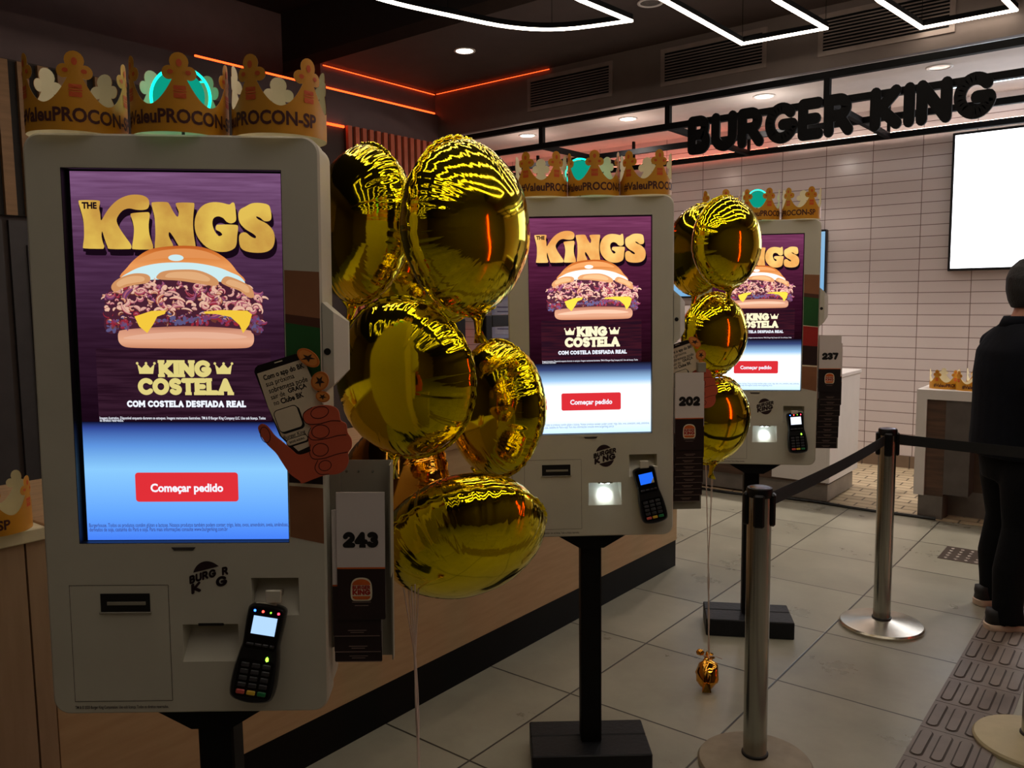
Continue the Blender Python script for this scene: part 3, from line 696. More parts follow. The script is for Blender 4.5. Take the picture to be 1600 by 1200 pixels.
GA = {
 'K': [(82, 110), (100, 97), (215, 97), (230, 112), (222, 150), (228, 190), (232, 235), (262, 190), (300, 140), (350, 95), (410, 65), (470, 54), (530, 60), (565, 82), (572, 118), (558, 150), (520, 160), (475, 158), (430, 150), (385, 165), (350, 205), (340, 240), (360, 290), (395, 345), (432, 400), (432, 425), (415, 432), (285, 432), (268, 415), (250, 360), (236, 310), (230, 345), (238, 390), (246, 412), (240, 428), (225, 432), (110, 430), (98, 415), (108, 350), (110, 250), (98, 180)],
 'i': [(438, 195), (455, 182), (545, 174), (568, 178), (572, 200), (562, 260), (565, 330), (585, 400), (585, 425), (570, 433), (455, 433), (440, 418), (452, 350), (458, 290), (450, 235)],
 'N': [(588, 118), (600, 105), (690, 103), (712, 118), (735, 165), (765, 205), (775, 170), (758, 125), (768, 107), (870, 106), (886, 118), (878, 180), (872, 260), (876, 340), (884, 400), (872, 414), (780, 412), (760, 395), (735, 350), (705, 310), (700, 340), (725, 395), (722, 412), (700, 420), (612, 430), (598, 415), (606, 330), (606, 220), (595, 160)],
 'G': [(1130, 115), (1150, 102), (1168, 110), (1176, 190), (1172, 230), (1140, 246), (1108, 235), (1085, 210), (1050, 198), (1018, 212), (1008, 250), (1022, 300), (1050, 335), (1075, 325), (1060, 305), (1032, 290), (1035, 262), (1060, 255), (1170, 256), (1188, 272), (1180, 330), (1172, 395), (1150, 425), (1100, 444), (1030, 442), (960, 412), (905, 350), (884, 285), (888, 215), (915, 155), (960, 115), (1020, 100), (1080, 104)],
 'S': [(1240, 130), (1290, 105), (1350, 102), (1405, 115), (1420, 150), (1425, 200), (1412, 225), (1375, 228), (1345, 205), (1318, 196), (1330, 215), (1390, 245), (1432, 290), (1445, 345), (1432, 405), (1390, 440), (1320, 450), (1240, 440), (1200, 410), (1192, 345), (1205, 315), (1240, 308), (1275, 335), (1305, 348), (1312, 335), (1290, 315), (1240, 285), (1200, 240), (1192, 185), (1205, 150)]}
def screen_art(head, idx):
    """everything the display shows, as emissive flat layers on the glass"""
    first = idx == 0
    k = 1.0 if first else 1.12
    if first: top = [(-0.115, (26, 8, 22)), (0.05, (54, 28, 48)), (0.2, (88, 54, 86)), (0.34, (130, 90, 130))]
    else: top = [(-0.115, (30, 8, 16)), (0.05, (58, 18, 38)), (0.2, (94, 36, 66)), (0.34, (134, 66, 104))]
    m_bg = emit('ad_purple_wood_%d' % first, (0, 0, 0), 1.0, (205, 190, 200), 9, (1.0, 1, 16), 0.3, 0.68, ramp=top)
    if first: bot = [(-0.35, (70, 128, 250)), (-0.30, (98, 165, 255)), (-0.21, (140, 205, 255)), (-0.165, (95, 150, 225)), (-0.13, (50, 72, 150)), (-0.118, (10, 8, 30))]
    else: bot = [(-0.35, (196, 228, 255)), (-0.30, (235, 248, 255)), (-0.20, (255, 255, 255)), (-0.175, (150, 190, 225)), (-0.14, (52, 66, 110)), (-0.118, (14, 6, 16))]
    m_lo = emit('ad_lower_glow_%d' % first, (0, 0, 0), 1.0 if first else 1.25, ramp=bot)
    s = MB(); y = 0.0186
    s.flat([(-0.190 if first else -SWH + 0.001, -0.118), (SWH - 0.001, -0.118), (SWH - 0.001, SH - 0.004), (-0.190 if first else -SWH + 0.001, SH - 0.004)], y, 0)
    s.flat([(-0.190 if first else -SWH + 0.001, -SH + 0.002), (SWH - 0.001, -SH + 0.002), (SWH - 0.001, -0.118), (-0.190 if first else -SWH + 0.001, -0.118)], y, 1)
    s.flat(rrect(-0.158, 0.166, -0.116, 0.021, 0.004), y - 0.0004, 2)
    disp = s.build('advert_background', [m_bg, m_lo, emit('ad_box_wood_%d' % first, (54, 28, 44) if first else (62, 22, 34), 1.0, (38, 16, 30), 9, (1.0, 1, 18))], head)
    # headline
    gold = emit('ad_gold_%d' % first, (226, 190, 84) if first else (250, 206, 120), k, (196, 146, 66) if first else (232, 160, 84), 9)
    s = MB()
    for ch, pl_ in GA.items():
        poly = smooth_poly([c1(*p) for p in pl_], 3)
        s.flat([(x + 0.004, z - 0.012) for x, z in poly], 0.0176, 1)
        s.flat([(x, z - 0.006) for x, z in poly], 0.0174, 1)
        s.flat(poly, 0.0170, 0)
    put_text(s, 'THE', *c1(155, 132), 0.027, 0.0166, 1, 0.05, 1.1)
    s.build('headline', [gold, emit('ad_shadow', (22, 8, 20), 1.0)], disp)
    # the burger picture
    s = MB(); rnd = random.Random(5)
    C = lambda pts, n=4: smooth_poly([c1(*p) for p in pts], n)
    y = 0.0164
    s.flat(C([(355, 640), (400, 560), (470, 490), (560, 435), (680, 412), (800, 405), (920, 412), (1020, 445), (1110, 505), (1170, 580), (1215, 660), (900, 660), (600, 660)]), y, 0)
    s.flat(C([(470, 520), (600, 450), (800, 425), (960, 445), (1060, 500), (900, 490), (650, 495)]), y - .0002, 1)
    s.flat([(c1(745, 480)[0] + a, c1(745, 490)[1] + b2) for a, b2 in ell(0, 0, .014, .006)], y - .0004, 2)
    s.flat(C([(350, 640), (420, 590), (500, 555), (620, 530), (760, 522), (900, 528), (1040, 555), (1130, 590), (1200, 625), (1215, 680), (1000, 700), (600, 700), (400, 690)]), y - .0006, 2)
    # meat mass
    s.flat(C([(240, 850), (235, 790), (290, 700), (420, 660), (700, 640), (1000, 650), (1250, 700), (1330, 800), (1350, 920), (1340, 1010), (1290, 1035), (1220, 990), (700, 970), (380, 1000), (270, 1030), (225, 990), (225, 930)], 5), y - .0008, 3)
    for i in range(300):
        X = 240 + rnd.random() * 1100
        if i < 215: Y = 672 + (i / 215) * 190 + rnd.uniform(-14, 14); mats = rnd.choice([4, 4, 5, 5, 6, 7, 8, 10, 10])
        else: Y = 875 + rnd.random() * 85; mats = rnd.choice([9, 11, 11, 8, 7, 3])
        if Y < 730 and (X < 330 or X > 1265): continue
        if Y > 940 and 330 < X < 1240: Y -= 40
        l = 16 + rnd.random() ** 2 * 52; w = 6 + rnd.random() ** 1.5 * 13; a0 = rnd.uniform(-1.2, 1.2); bend = rnd.choice([-1, 1]) * rnd.uniform(.6, 2.2)
        yb = y - .0010 - i * 2.2e-6
        for grow, dy, mm, yo in ((1.32, 3, rnd.choice([3, 3, 7, 11]), 0), (1.0, 0, mats, .7e-6), (.30, -w * .35, 5 if mats in (4, 5, 6, 10) else (10 if mats in (7, 8) else 16), 1.4e-6)):
            if grow < .5 and mats in (3,): continue
            up, dn = [], []
            for j in range(9):
                t = j / 8 - .5; aa = a0 + bend * t * 2
                cx_ = X + l * (math.sin(aa) - math.sin(a0)) / bend if abs(bend) > .1 else X + l * 2 * t
                cy_ = Y + l * (math.cos(a0) - math.cos(aa)) / bend * .8 + dy
                ww = w * grow * (1 - 2.6 * t * t)
                up.append((cx_ - ww * math.sin(aa), cy_ + ww * math.cos(aa))); dn.append((cx_ + ww * math.sin(aa), cy_ - ww * math.cos(aa)))
            s.flat([c1(*p) for p in up + dn[::-1]], yb - yo, mm)
    for i in range(150):
        sd = rnd.random()
        if sd < .3: X, Y = 240 + rnd.random() * 170, 930 + rnd.random() * 80
        elif sd < .55: X, Y = 1250 + rnd.random() * 85, 900 + rnd.random() * 110
        else: X, Y = 560 + rnd.random() * 600, 900 + rnd.random() * 60
        r_ = (4 + rnd.random() * 14) / CR1 * 0.00116
        cx_, cz_ = c1(X, Y)
        s.flat(ell(cx_, cz_, r_ * 1.3, r_ * .8, 8, rnd.random() * 3), y - .0017, rnd.choice([9, 9, 11, 3, 7, 8]))
    # fried pieces
    for pts in ([(285, 700), (310, 660), (370, 625), (450, 602), (530, 605), (562, 630), (545, 665), (470, 680), (380, 700), (310, 732)], [(612, 640), (625, 600), (680, 580), (780, 572), (890, 575), (980, 605), (1040, 650), (1020, 685), (900, 670), (760, 650)], [(1060, 660), (1085, 622), (1130, 622), (1220, 660), (1275, 700), (1290, 760), (1250, 765), (1190, 720), (1110, 690)]):
        P = C(pts); s.flat(P, y - .0019, 12)
        cx_ = sum(p[0] for p in P) / len(P); cz_ = sum(p[1] for p in P) / len(P)
        s.flat([(cx_ + (a - cx_) * .72, cz_ + .0015 + (b2 - cz_) * .6) for a, b2 in P], y - .0021, 13)
    # cheese
    s.flat([c1(*p) for p in ((440, 905), (560, 865), (665, 860), (655, 885), (600, 905), (570, 960), (525, 1022), (470, 975))], y - .0023, 14)
    s.flat([c1(*p) for p in ((930, 868), (1060, 855), (1240, 860), (1272, 885), (1250, 960), (1205, 1020), (1180, 960), (1120, 905), (1020, 885), (940, 882))], y - .0023, 14)
    # lower bun
    s.flat(C([(316, 1050), (322, 1020), (350, 1002), (520, 985), (800, 972), (1060, 980), (1240, 998), (1272, 1016), (1281, 1050), (1276, 1090), (1250, 1118), (1190, 1128), (1000, 1131), (800, 1132), (600, 1131), (410, 1128), (350, 1116), (322, 1088)], 4), y - .0014, 15)
    s.flat(C([(350, 1060), (500, 1030), (800, 1012), (1080, 1020), (1235, 1048), (1080, 1062), (800, 1056), (500, 1068)], 4), y - .0016, 16)
    def e2(n, c): return emit('burger_%s_%d' % (n, first), c if first else tuple(min(255, int(q * 1.06 + 8)) for q in c), 1.0 if first else 1.18)
    kk = 0 if first else 12
    mats = [emit('bun_shaded_%d' % first, (0, 0, 0), 1.0 if first else 1.12, ramp=[(.140, (226, 128, 60)), (.175, (236, 158, 92)), (.196, (214, 122, 54)), (.212, (190, 92, 34))]), e2('bun_light', (226, 146, 84)), e2('cream', (206, 236, 240) if first else (250, 238, 225)), e2('meat_dark', (72, 32, 48)), e2('pork_pink', (208, 148, 142)), e2('pork_light', (232, 184, 160)), e2('pork_tan', (190, 122, 92)), e2('pork_red', (150, 40, 56)), e2('pork_violet', (116, 62, 104)), e2('patty_blue', (92, 86, 128)), e2('pork_rose', (178, 96, 112)), e2('patty_brown', (110, 56, 46)), e2('fried', (208, 146, 96)), e2('fried_light', (226, 172, 122)), e2('cheese', (244, 200, 62)), emit('lower_bun_%d' % first, (0, 0, 0), 1.0 if first else 1.12, ramp=[(.022, (204, 134, 100)), (.035, (232, 172, 138)), (.055, (214, 150, 122)), (.064, (170, 104, 84))]), e2('lower_bun_light', (232, 178, 150))]
    s.build('burger_picture', mats, disp)
    # words
    s = MB(); cream = emit('ad_cream_%d' % first, (224, 208, 128) if first else (252, 240, 200), k); white = emit('ad_white', (236, 240, 250), 1.1)
    put_word(s, 'KING', 0.006, -0.0165, 0.096, 0.031, 0.0166, 0, 0.30, 0.045, 0.05)
    put_word(s, 'COSTELA', 0.006, -0.0505, 0.176, 0.031, 0.0166, 0, 0.30, 0.045, 0.03)
    for sx_ in (-1, 1):
        cx_ = 0.006 + sx_ * 0.072
        s.flat([(cx_ + a * 0.016, -0.0165 + b2 * 0.010) for a, b2 in ((-.8, -1), (.8, -1), (1, .9), (.5, .1), (.02, 1), (-.5, .1), (-1, .9))], 0.0166, 0)
        for q in (-1, 0.02, 1): s.flat(ell(cx_ + q * 0.016, -0.0165 + 0.0100, 0.0025, 0.0025, 8), 0.0165, 0)
    put_word(s, 'COM COSTELA DESFIADA REAL', 0.007, -0.0835, 0.222, 0.0125, 0.0166, 1, 0.27, 0.03, 0.05)
    put_text(s, 'Imagem ilustrativa. Disponível enquanto durarem os estoques. Imagens meramente ilustrativas. TM & © Burger King Company LLC. Uso sob licença. Todos', -0.156, -0.1105, 0.310, 0.0166, 1, 0.01, 1.5, 'l')
    put_text(s, 'os direitos reservados.', -0.156, -0.1150, 0.044, 0.0166, 1, 0.01, 1.5, 'l')
    s.build('slogan_text', [cream, white], disp)
    s = MB(); s.flat(rrect(-0.0955, 0.0985, -0.273, -0.216, 0.006), 0.0176, 0)
    bt = s.build('start_button', [emit('button_red', (226, 48, 56) if first else (236, 54, 76), 1.0)], disp)
    s = MB(); put_text(s, 'Começar pedido', 0.0015, -0.2455, 0.137, 0.0170, 0, 0.034, 1.08)
    s.build('button_text', emit('button_white', (240, 240, 250), 1.1), bt)
    s = MB(); ink = emit('fine_print_%d' % first, (62, 78, 150) if first else (150, 170, 200), 1.0)
    put_text(s, 'Burgerhouse. Todos os produtos contêm glúten e lactose. Nossos produtos também podem conter: trigo, leite, ovos, amendoim, aveia, amêndoas,', -0.186, -0.3185, 0.378, 0.0176, 0, 0.012, 1.7, 'l')
    put_text(s, 'derivados de soja, castanha do Pará e soja. Para mais informações consulte www.burgerking.com.br', -0.186, -0.3270, 0.262, 0.0176, 0, 0.012, 1.7, 'l')
    s.build('fine_print', ink, disp)
    return disp
def old_logo(head, idx):
    s = MB(); cx, cz = 0.043, -0.4215; y = -0.0008; sl = 0.26
    def half(sign):
        p = []
        for i in range(17):
            a = R(14 + 152 * i / 16) if sign > 0 else R(194 + 152 * i / 16)
            p.append((0.030 * math.cos(a), 0.037 * math.sin(a)))
        return [(cx + a * math.cos(.24) - b2 * math.sin(.24), cz + a * math.sin(.24) + b2 * math.cos(.24)) for a, b2 in p]
    def clip(poly, sign):
        out = []
        for a, b2 in poly:
            lim = cz + sign * 0.0215 + sl * (a - cx)
            out.append((a, max(b2, lim) if sign > 0 else min(b2, lim)))
        return out
    s.flat(clip(half(1), 1), y)
    if idx > 0: s.flat(clip(half(-1), -1), y)
    def word(txt, cz_, w, h, show):
        x = 0; tot = stroke_polys(txt, 0.27, 0, .05)[1]
        for i, ch in enumerate(txt):
            if show[i] == '1':
                for p in stroke_polys(ch, .27, 0, 0)[0]:
                    q = []
                    for a, b2 in p:
                        X = ((x + a) / tot - .5) * w; q.append((cx + X, cz_ + (b2 - .5) * h + sl * X + .002 * (1 - (2 * X / w) ** 2)))
                    s.flat(q, y)
            x += GL[ch][0] + .05
    word('BURGER', cz + 0.0085, 0.074, 0.0165, '111101' if idx == 0 else '111111')
    word('KING', cz - 0.0105, 0.068, 0.0205, {0: '1001', 1: '1011', 2: '1111'}[idx])
    return s.build('bezel_logo', pbr('dark_brown_print', (42, 20, 28), 0.5), head)
def new_logo(s, cx, cz, w, y, mats=(0, 1, 2), rot=0.0):
    """rounded burger logo: cream plate, orange buns, red words; mats = cream, orange, red"""
    h = w * 1.12
    s.flat([(cx + a, cz + b2) for a, b2 in smooth_poly([(-w * .5, -h * .30), (-w * .5, h * .1), (-w * .42, h * .36), (-w * .2, h * .5), (w * .2, h * .5), (w * .42, h * .36), (w * .5, h * .1), (w * .5, -h * .30), (w * .42, -h * .47), (w * .25, -h * .5), (-w * .25, -h * .5), (-w * .42, -h * .47)], 3)], y, mats[0])
    s.flat([(cx + a, cz + b2) for a, b2 in [(-w * .43, h * .19)] + arc(0, h * .19, w * .43, h * .26, 180, 0, 14)[1:]], y - .0004, mats[1])
    s.flat([(cx + a, cz + b2) for a, b2 in [(-w * .43, -h * .29), (-w * .40, -h * .38), (-w * .3, -h * .44), (w * .3, -h * .44), (w * .40, -h * .38), (w * .43, -h * .29)]], y - .0004, mats[1])
    put_word(s, 'BURGER', cx, cz + h * .085, w * .84, h * .17, y - .0004, mats[2], .27, 0, .03)
    put_word(s, 'KING', cx, cz - h * .125, w * .84, h * .24, y - .0004, mats[2], .27, 0, .03)
M_term = pbr('terminal_plastic', (24, 24, 26), 0.3, var=0.1)
M_key = pbr('terminal_key', (52, 52, 56), 0.35)
def terminal(kiosk, H, u, v, rot, idx, label):
    """hand held payment terminal clipped in front of the card bay"""
    o = bpy.data.objects.new('card_terminal', None); COL.objects.link(o)
    o.matrix_world = kiosk.matrix_world @ H @ Matrix.Translation((u, -0.034, v)) @ Matrix.Rotation(rot, 4, 'Y') @ Matrix.Rotation(R(-10), 4, 'X')
    tag(o, label, 'card terminal', 'payment terminals on the kiosks')
    body = smooth_poly([(-.031, .088), (-.036, .07), (-.034, .02), (-.037, 0), (-.041, -.03), (-.042, -.07), (-.034, -.088), (0, -.094), (.034, -.088), (.042, -.07), (.041, -.03), (.037, 0), (.034, .02), (.036, .07), (.031, .088), (0, .092)], 4)
    inn = [(a * .93, b2 * .965) for a, b2 in body]
    s = MB(); s.rings([[(a, y, b2) for a, b2 in p] for y, p in ((0.0, inn), (0.005, body), (0.024, body), (0.029, inn))]); s.f = [f[::-1] for f in s.f]
    bm_o = s.build('body', M_term, o, auto=50)
    s = MB(); s.flat(rrect(-.030, .030, .008, .086, .006), -.0006, 0); s.flat(rrect(-.033, .033, -.082, -.012, .006), -.0006, 0); s.build('faceplate', pbr('terminal_gloss', (12, 12, 14), 0.12), o)
    cols = {0: (170, 205, 245), 1: (30, 100, 235), 2: (235, 240, 255)}
    s = MB(); s.flat([(-.0215, .036), (.0235, .036), (.0235, .070), (-.0215, .070)], -.0014, 0)
    if idx == 1: s.flat([(.0235, .036), (.0235, .052), (.012, .036)], -.0018, 1)
    s.build('display', [emit('terminal_screen_%d' % idx, cols[idx], 1.2), M_cream], o)
    if idx != 1:
        for k, (x, c) in enumerate(((-.0215, (40, 90, 255)), (-.006, (255, 50, 40)), (.009, (120, 220, 40)), (.0235, (255, 40, 60)))):
            s = MB(); s.lathe([(.0024 if k != 2 else .0016, 0.0), (.0016, .0014)], (x, -.0006, .079), 10, axis='y'); s.build('indicator_light', emit('led_%d' % k, c, 9.0 if k != 2 else 4.0), o)
        s = MB(); s.flat([(.018, -.003), (.021, -.006), (.0215, -.011), (.018, -.013), (.0155, -.010), (.0155, -.006)], -.0018); s.build('status_light', emit('green_status', (150, 255, 60), 3.5), o)
    s = MB(); s.bbox(-.026, -.012, -.003, 0, .014, .019, .001); s.bbox(-.010, .003, -.003, 0, .014, .019, .001); s.bbox(.005, .016, -.003, 0, .014, .019, .001); s.bbox(.018, .027, -.003, 0, .014, .019, .001); s.build('function_keys', M_key, o)
    for r_ in range(4):
        for c in range(3):
            x = -.020 + c * .020; z = -.0225 - r_ * .0125
            s = MB(); s.bbox(x - .0075, x + .0075, -.0035, 0, z - .0042, z + .0042, .0012); s.build('key', M_key, o)
    for c, m in enumerate((pbr('red_key', (196, 84, 76), 0.4), pbr('yellow_key', (226, 190, 60), 0.4), pbr('green_key', (30, 120, 70), 0.4))):
        x = -.020 + c * .020; s = MB(); s.bbox(x - .0082, x + .0082, -.004, 0, -.0775, -.0690, .0015); s.build('key', m, o)
    return o
M_paper_o = pbr('card_white', (222, 212, 208), 0.6, var=0.02)
M_paper_d = pbr('card_dark_brown', (38, 20, 20), 0.45, var=0.1)
def number_card(kiosk, H, u, vtop, y, num, label, group, full=True, dark=None):
    """order number tent card: white top, orange line, dark foot with logo"""
    o = thing('order_number_card', label, 'number card', group=group)
    o.matrix_world = kiosk.matrix_world @ H @ Matrix.Translation((u, y, vtop))
    w, h = .0925, .2530; hw = .148
    s = MB(); s.prism([(0, -hw), (w, -hw), (w, 0), (0, 0)], 0, .0012, 0); s.prism([(0.002, -h), (w - .002, -h), (w, -h + .003), (w, -hw), (0, -hw), (0, -h + .003)], 0, .0012, 1)
    s.prism([(0, -h + .01), (w, -h + .01), (w, 0), (0, 0)], .0022, .0028, 0)
    s.prism([(0, -.002), (w, -.002), (w, 0), (0, 0)], .0014, .0024, 0)
    s.build('tent', [M_paper_o, dark or M_paper_d], o)
    s = MB(); s.flat([(0, -hw - .003), (w, -hw - .003), (w, -hw), (0, -hw)], -.0005)
    s.build('stripe', M_orange, o)
    s = MB()
    for q, ww in (((0.036, .036), (0.029, .026)) if full else ((0.013, .036), (0.009, .026), (0.0016, .088))): s.box(w / 2 - ww / 2, w / 2 + ww / 2, -.0006, -.0001, -h + q - .0011, -h + q)
    s.build('small_print', pbr('pale_ink', (150, 125, 115), 0.6), o)
    if full:
        s = MB(); put_word(s, num, w * .5, -.093, .067, .029, -.0006, 0, .34, 0.05, .03); s.build('number', pbr('black_ink', (16, 12, 14), 0.5), o)
        s = MB(); new_logo(s, w / 2, -.192, .041, -.0006); s.build('logo', [M_creamprint, M_orange, M_redprint], o)
    return o
def crown(M, rot, toff, label, group, name='paper_crown', r=0.086, hs=1.0):
    o = thing(name, label, 'paper crown', group=group); o.matrix_world = M
    outer, inner, prt, drp = MB(), MB(), MB(), MB()
    n = 200; zv = .048 * hs
    def H_(a):
        p = (a * 5 / (2 * PI)) % 1.0; d = abs(p - round(p))          # distance from a peak, 0..0.5
        t = min(1, d / .5)
        return zv + (.094 * hs - zv) * (1 - min(1, max(0, t - .20) / .80)) ** 1.9
    def at(x, z, rr):     # bend a flat print at angle x/r
        a = x / r - PI / 2 + rot
        return (rr * math.cos(a), rr * math.sin(a), z)
    for mb_, rr, fl in ((outer, r, False), (inner, r - .0009, True)):
        vs = []; fs = []
        for i in range(n):
            a = 2 * PI * i / n; x = a * r
            vs += [at(x, 0, rr), at(x, H_(a) * .5, rr), at(x, H_(a), rr)]
        for i in range(n):
            j = (i + 1) % n
            for q in (0, 1):
                f = (3 * i + q, 3 * j + q, 3 * j + q + 1, 3 * i + q + 1); fs.append(f[::-1] if fl else f)
        mb_.add(vs, fs)
        for k in range(5):
            x0 = 2 * PI * k / 5 * r
            for cx, cz, lr in ((0, .121, .0162), (-.0175, .102, .0122), (.0175, .102, .0122), (0, .100, .015)):
                P = [(x0 + lr * math.cos(2 * PI * q / 16), cz * hs + lr * math.sin(2 * PI * q / 16)) for q in range(16)]
                v2 = [at(x0 + cx * 0 + 0, 0, rr)] ; v2 = [at(x0 + cx, cz * hs, rr)] + [at(px + cx, pz, rr) for px, pz in P]
                f2 = [(0, q + 1, (q + 1) % 16 + 1) for q in range(16)]
                mb_.add(v2, [f[::-1] for f in f2] if fl else f2)
    outer.build('band', M_gold_card, o, smooth=True); inner.build('lining', M_cream, o, smooth=True)
    v, f, w = text_geo('#ValeuPROCON-SP', 0.032)
    wd = .248
    prt.add([at((a - .5) * wd + toff * r, .0275 * hs + (b2 - .35) * wd / w * 1.12, r + .0007) for a, b2 in v], f)
    prt.build('lettering', M_brownprint, o)
    for k in range(5):
        x0 = 2 * PI * k / 5 * r; s = MB()
        for cx, cz, rx, rz in ((0, .119, .0048, .0068), (-.0150, .103, .0050, .0040), (.0150, .103, .0050, .0040)):
            P = ell(cx, cz * hs, rx, rz, 12); s.add([at(x0 + cx, cz * hs, r + .0008)] + [at(x0 + a, b2, r + .0008) for a, b2 in P], [(0, q + 1, (q + 1) % 12 + 1) for q in range(12)])
        for z0, z1, rw in ((.0725, .0800, .0105), (.0685, .0712, .0115), (.0580, .0672, .0105)):
            P = rrect(x0 - rw, x0 + rw, z0 * hs, z1 * hs, .0017, 3); c0 = at(x0, (z0 + z1) / 2 * hs, r + .0008)
            s.add([c0] + [at(a, b2, r + .0008) for a, b2 in P], [(0, q + 1, (q + 1) % len(P) + 1) for q in range(len(P))])
        s.build('jewel_print', M_jewel, o)
    return o
def neon(M, rad, label):
    o = thing('neon_sign', label, 'neon sign', group='round neon burger logos'); o.matrix_world = M
    s = MB(); s.lathe([(rad * .86, .006), (rad * .86, .012), (0.001, .012)], (0, 0, 0), 40, axis='y'); s.build('glow_disc', emit('neon_fill', (10, 150, 125), 1.0), o)
    s = MB(); s.tube([(rad * math.cos(R(a)), 0, rad * math.sin(R(a))) for a in range(-60, 245, 8)], .0028, 6)
    s.tube([(rad * .80 * math.cos(R(a)) - .001, -.001, rad * .80 * math.sin(R(a))) for a in range(10, 250, 8)], .0018, 6)
    s.tube([(-rad * .75, -.002, rad * .28), (rad * .3, -.002, rad * .5), (rad * .8, -.002, rad * .52)], .0016, 6)
    s.tube([(-rad * .78, -.002, -rad * .42), (rad * .3, -.002, -rad * .22), (rad * .8, -.002, -rad * .18)], .0016, 6)
    s.build('neon_tube', emit('neon_teal', (20, 240, 200), 2.2), o)
    s = MB(); put_word(s, 'BURGER', 0, rad * .2, rad * 1.45, rad * .34, -.001, 0, .24, 0, .08, rot=.18); put_word(s, 'KING', 0, -rad * .16, rad * 1.2, rad * .36, -.001, 0, .24, 0, .08, rot=.18)
    s.build('letters', emit('neon_letters', (8, 96, 84), 1.0), o)
    s = MB(); s.tube([(0, .008, -rad * .85), (0, .008, -M_NEON_DROP)], .003, 6); s.tube([(-.02, .008, -M_NEON_DROP + .003), (.02, .008, -M_NEON_DROP + .003)], .004, 6); s.build('stand', M_black, o)
    l = bpy.data.lights.new('neon_light', 'POINT'); l.energy = 0.006; l.color = (.05, 1, .8); l.shadow_soft_size = .03
    lo = bpy.data.objects.new('neon_light', l); COL.objects.link(lo); lo.parent = o; lo.location = (0, -.02, -.01)
    return o
M_NEON_DROP = 0.09
def hand_sign(kiosk, H, du, dv, y, label):
    o = thing('promo_hand_cutout', label, 'sign', group='hand with phone cut-out signs')
    o.matrix_world = kiosk.matrix_world @ H @ Matrix.Translation((du, y, dv))
    def z(x, yy): return (.148 + (380 + x / 4 - 404) * .001175, -.013 - (480 + yy / 4 - 575) * .00121)
    Z = lambda pts, n=4: smooth_poly([z(*p) for p in pts], n)
    rt = math.atan2(95, 290)
    body = [z(*p) for p in ((78, 402), (84, 378), (100, 362), (335, 290), (362, 290), (385, 306), (560, 745), (560, 860), (345, 920), (228, 800), (150, 600))]
    s = MB(); s.prism(body, 0, .004, 0); s.flat([z(*p) for p in ((96, 412), (388, 318), (430, 420), (505, 600), (560, 800), (345, 896), (240, 800), (160, 620))], -.0004, 1)
    s.flat([z(*p) for p in ((205, 343), (255, 328), (257, 334), (207, 349))], -.0004, 1)
    ph = s.build('phone', [pbr('phone_black', (22, 14, 14), 0.4), pbr('phone_cream', (222, 205, 176), 0.6, var=.03)], o)
    s = MB(); ink = pbr('black_ink', (16, 12, 14), 0.5)
    for txt, x, yy, w, bd in (('Com o app do BK', 262, 398, 268, .03), ('sua próxima', 238, 450, 186, .005), ('sobremesa pode', 288, 480, 256, .01), ('sair de', 205, 552, 60, .005), ('GRAÇA', 345, 500, 122, .03), ('no', 212, 590, 34, .005), ('Clube BK', 312, 560, 150, .03), ('Burger King', 322, 790, 142, .005)):
        if txt == 'sair de': x, yy, w = 222, 545, 92
        put_text(s, txt, *z(x, yy), w / 4 * .001175, -.0008, 0, bd, 1.25 if txt != 'GRAÇA' else 1.1, rot=rt)
    put_text(s, 'BAIXE AGORA', *z(338, 826), 100 / 4 * .001175, -.0012, 0, .03, 1.2, rot=rt)
    s.build('phone_text', ink, ph)
    def rr_(cx, cy, w, h, r_): 
        c0 = z(cx, cy); w, h, r_ = w / 4 * .00119, h / 4 * .00119, r_ / 4 * .00119
        return [(c0[0] + a * math.cos(rt) - b2 * math.sin(rt), c0[1] + a * math.sin(rt) + b2 * math.cos(rt)) for a, b2 in rrect(-w / 2, w / 2, -h / 2, h / 2, r_, 4)]
    s = MB(); s.flat(rr_(296, 700, 158, 150, 28), -.0006, 0); s.flat(rr_(286, 692, 158, 150, 28), -.0009, 0); s.flat(rr_(286, 692, 148, 140, 24), -.0012, 1)
    s.flat(rr_(344, 832, 142, 46, 20), -.0006, 0); s.flat(rr_(338, 826, 142, 46, 20), -.0009, 0); s.flat(rr_(338, 826, 134, 38, 17), -.0010, 1)
    s.build('app_buttons', [ink, pbr('phone_cream', (0, 0, 0))], ph)
    # hand
    hand = Z([(96, 748), (110, 726), (132, 724), (160, 742), (200, 795), (245, 832), (300, 880), (345, 915), (400, 905), (425, 890), (418, 870), (412, 800), (430, 745), (398, 715), (380, 680), (395, 645), (440, 618), (510, 605), (570, 612), (605, 640), (618, 700), (652, 722), (660, 775), (685, 820), (684, 872), (662, 905), (664, 960), (640, 1010), (590, 1038), (515, 1045), (440, 1070), (365, 1098), (350, 1080), (290, 1035), (240, 960), (205, 905), (150, 850), (112, 795)], 4)
    s = MB(); s.prism(hand, -.0045, -.0015, 0); h_o = s.build('hand', pbr('hand_red', (205, 90, 60), 0.55, var=.04), o)
    s = MB()
    def line(pts, w=.0007, cl=False):
        P = smooth_poly([z(*p) for p in pts], 4, cl)
        if cl: P.append(P[0])
        for a, b2 in zip(P[:-1], P[1:]):
            dx, dz = b2[0] - a[0], b2[1] - a[1]; l = math.hypot(dx, dz) or 1e-6; nx, nz = -dz / l * w, dx / l * w
            s.flat([(a[0] + nx, a[1] + nz), (a[0] - nx, a[1] - nz), (b2[0] - nx, b2[1] - nz), (b2[0] + nx, b2[1] + nz)], -.0050)
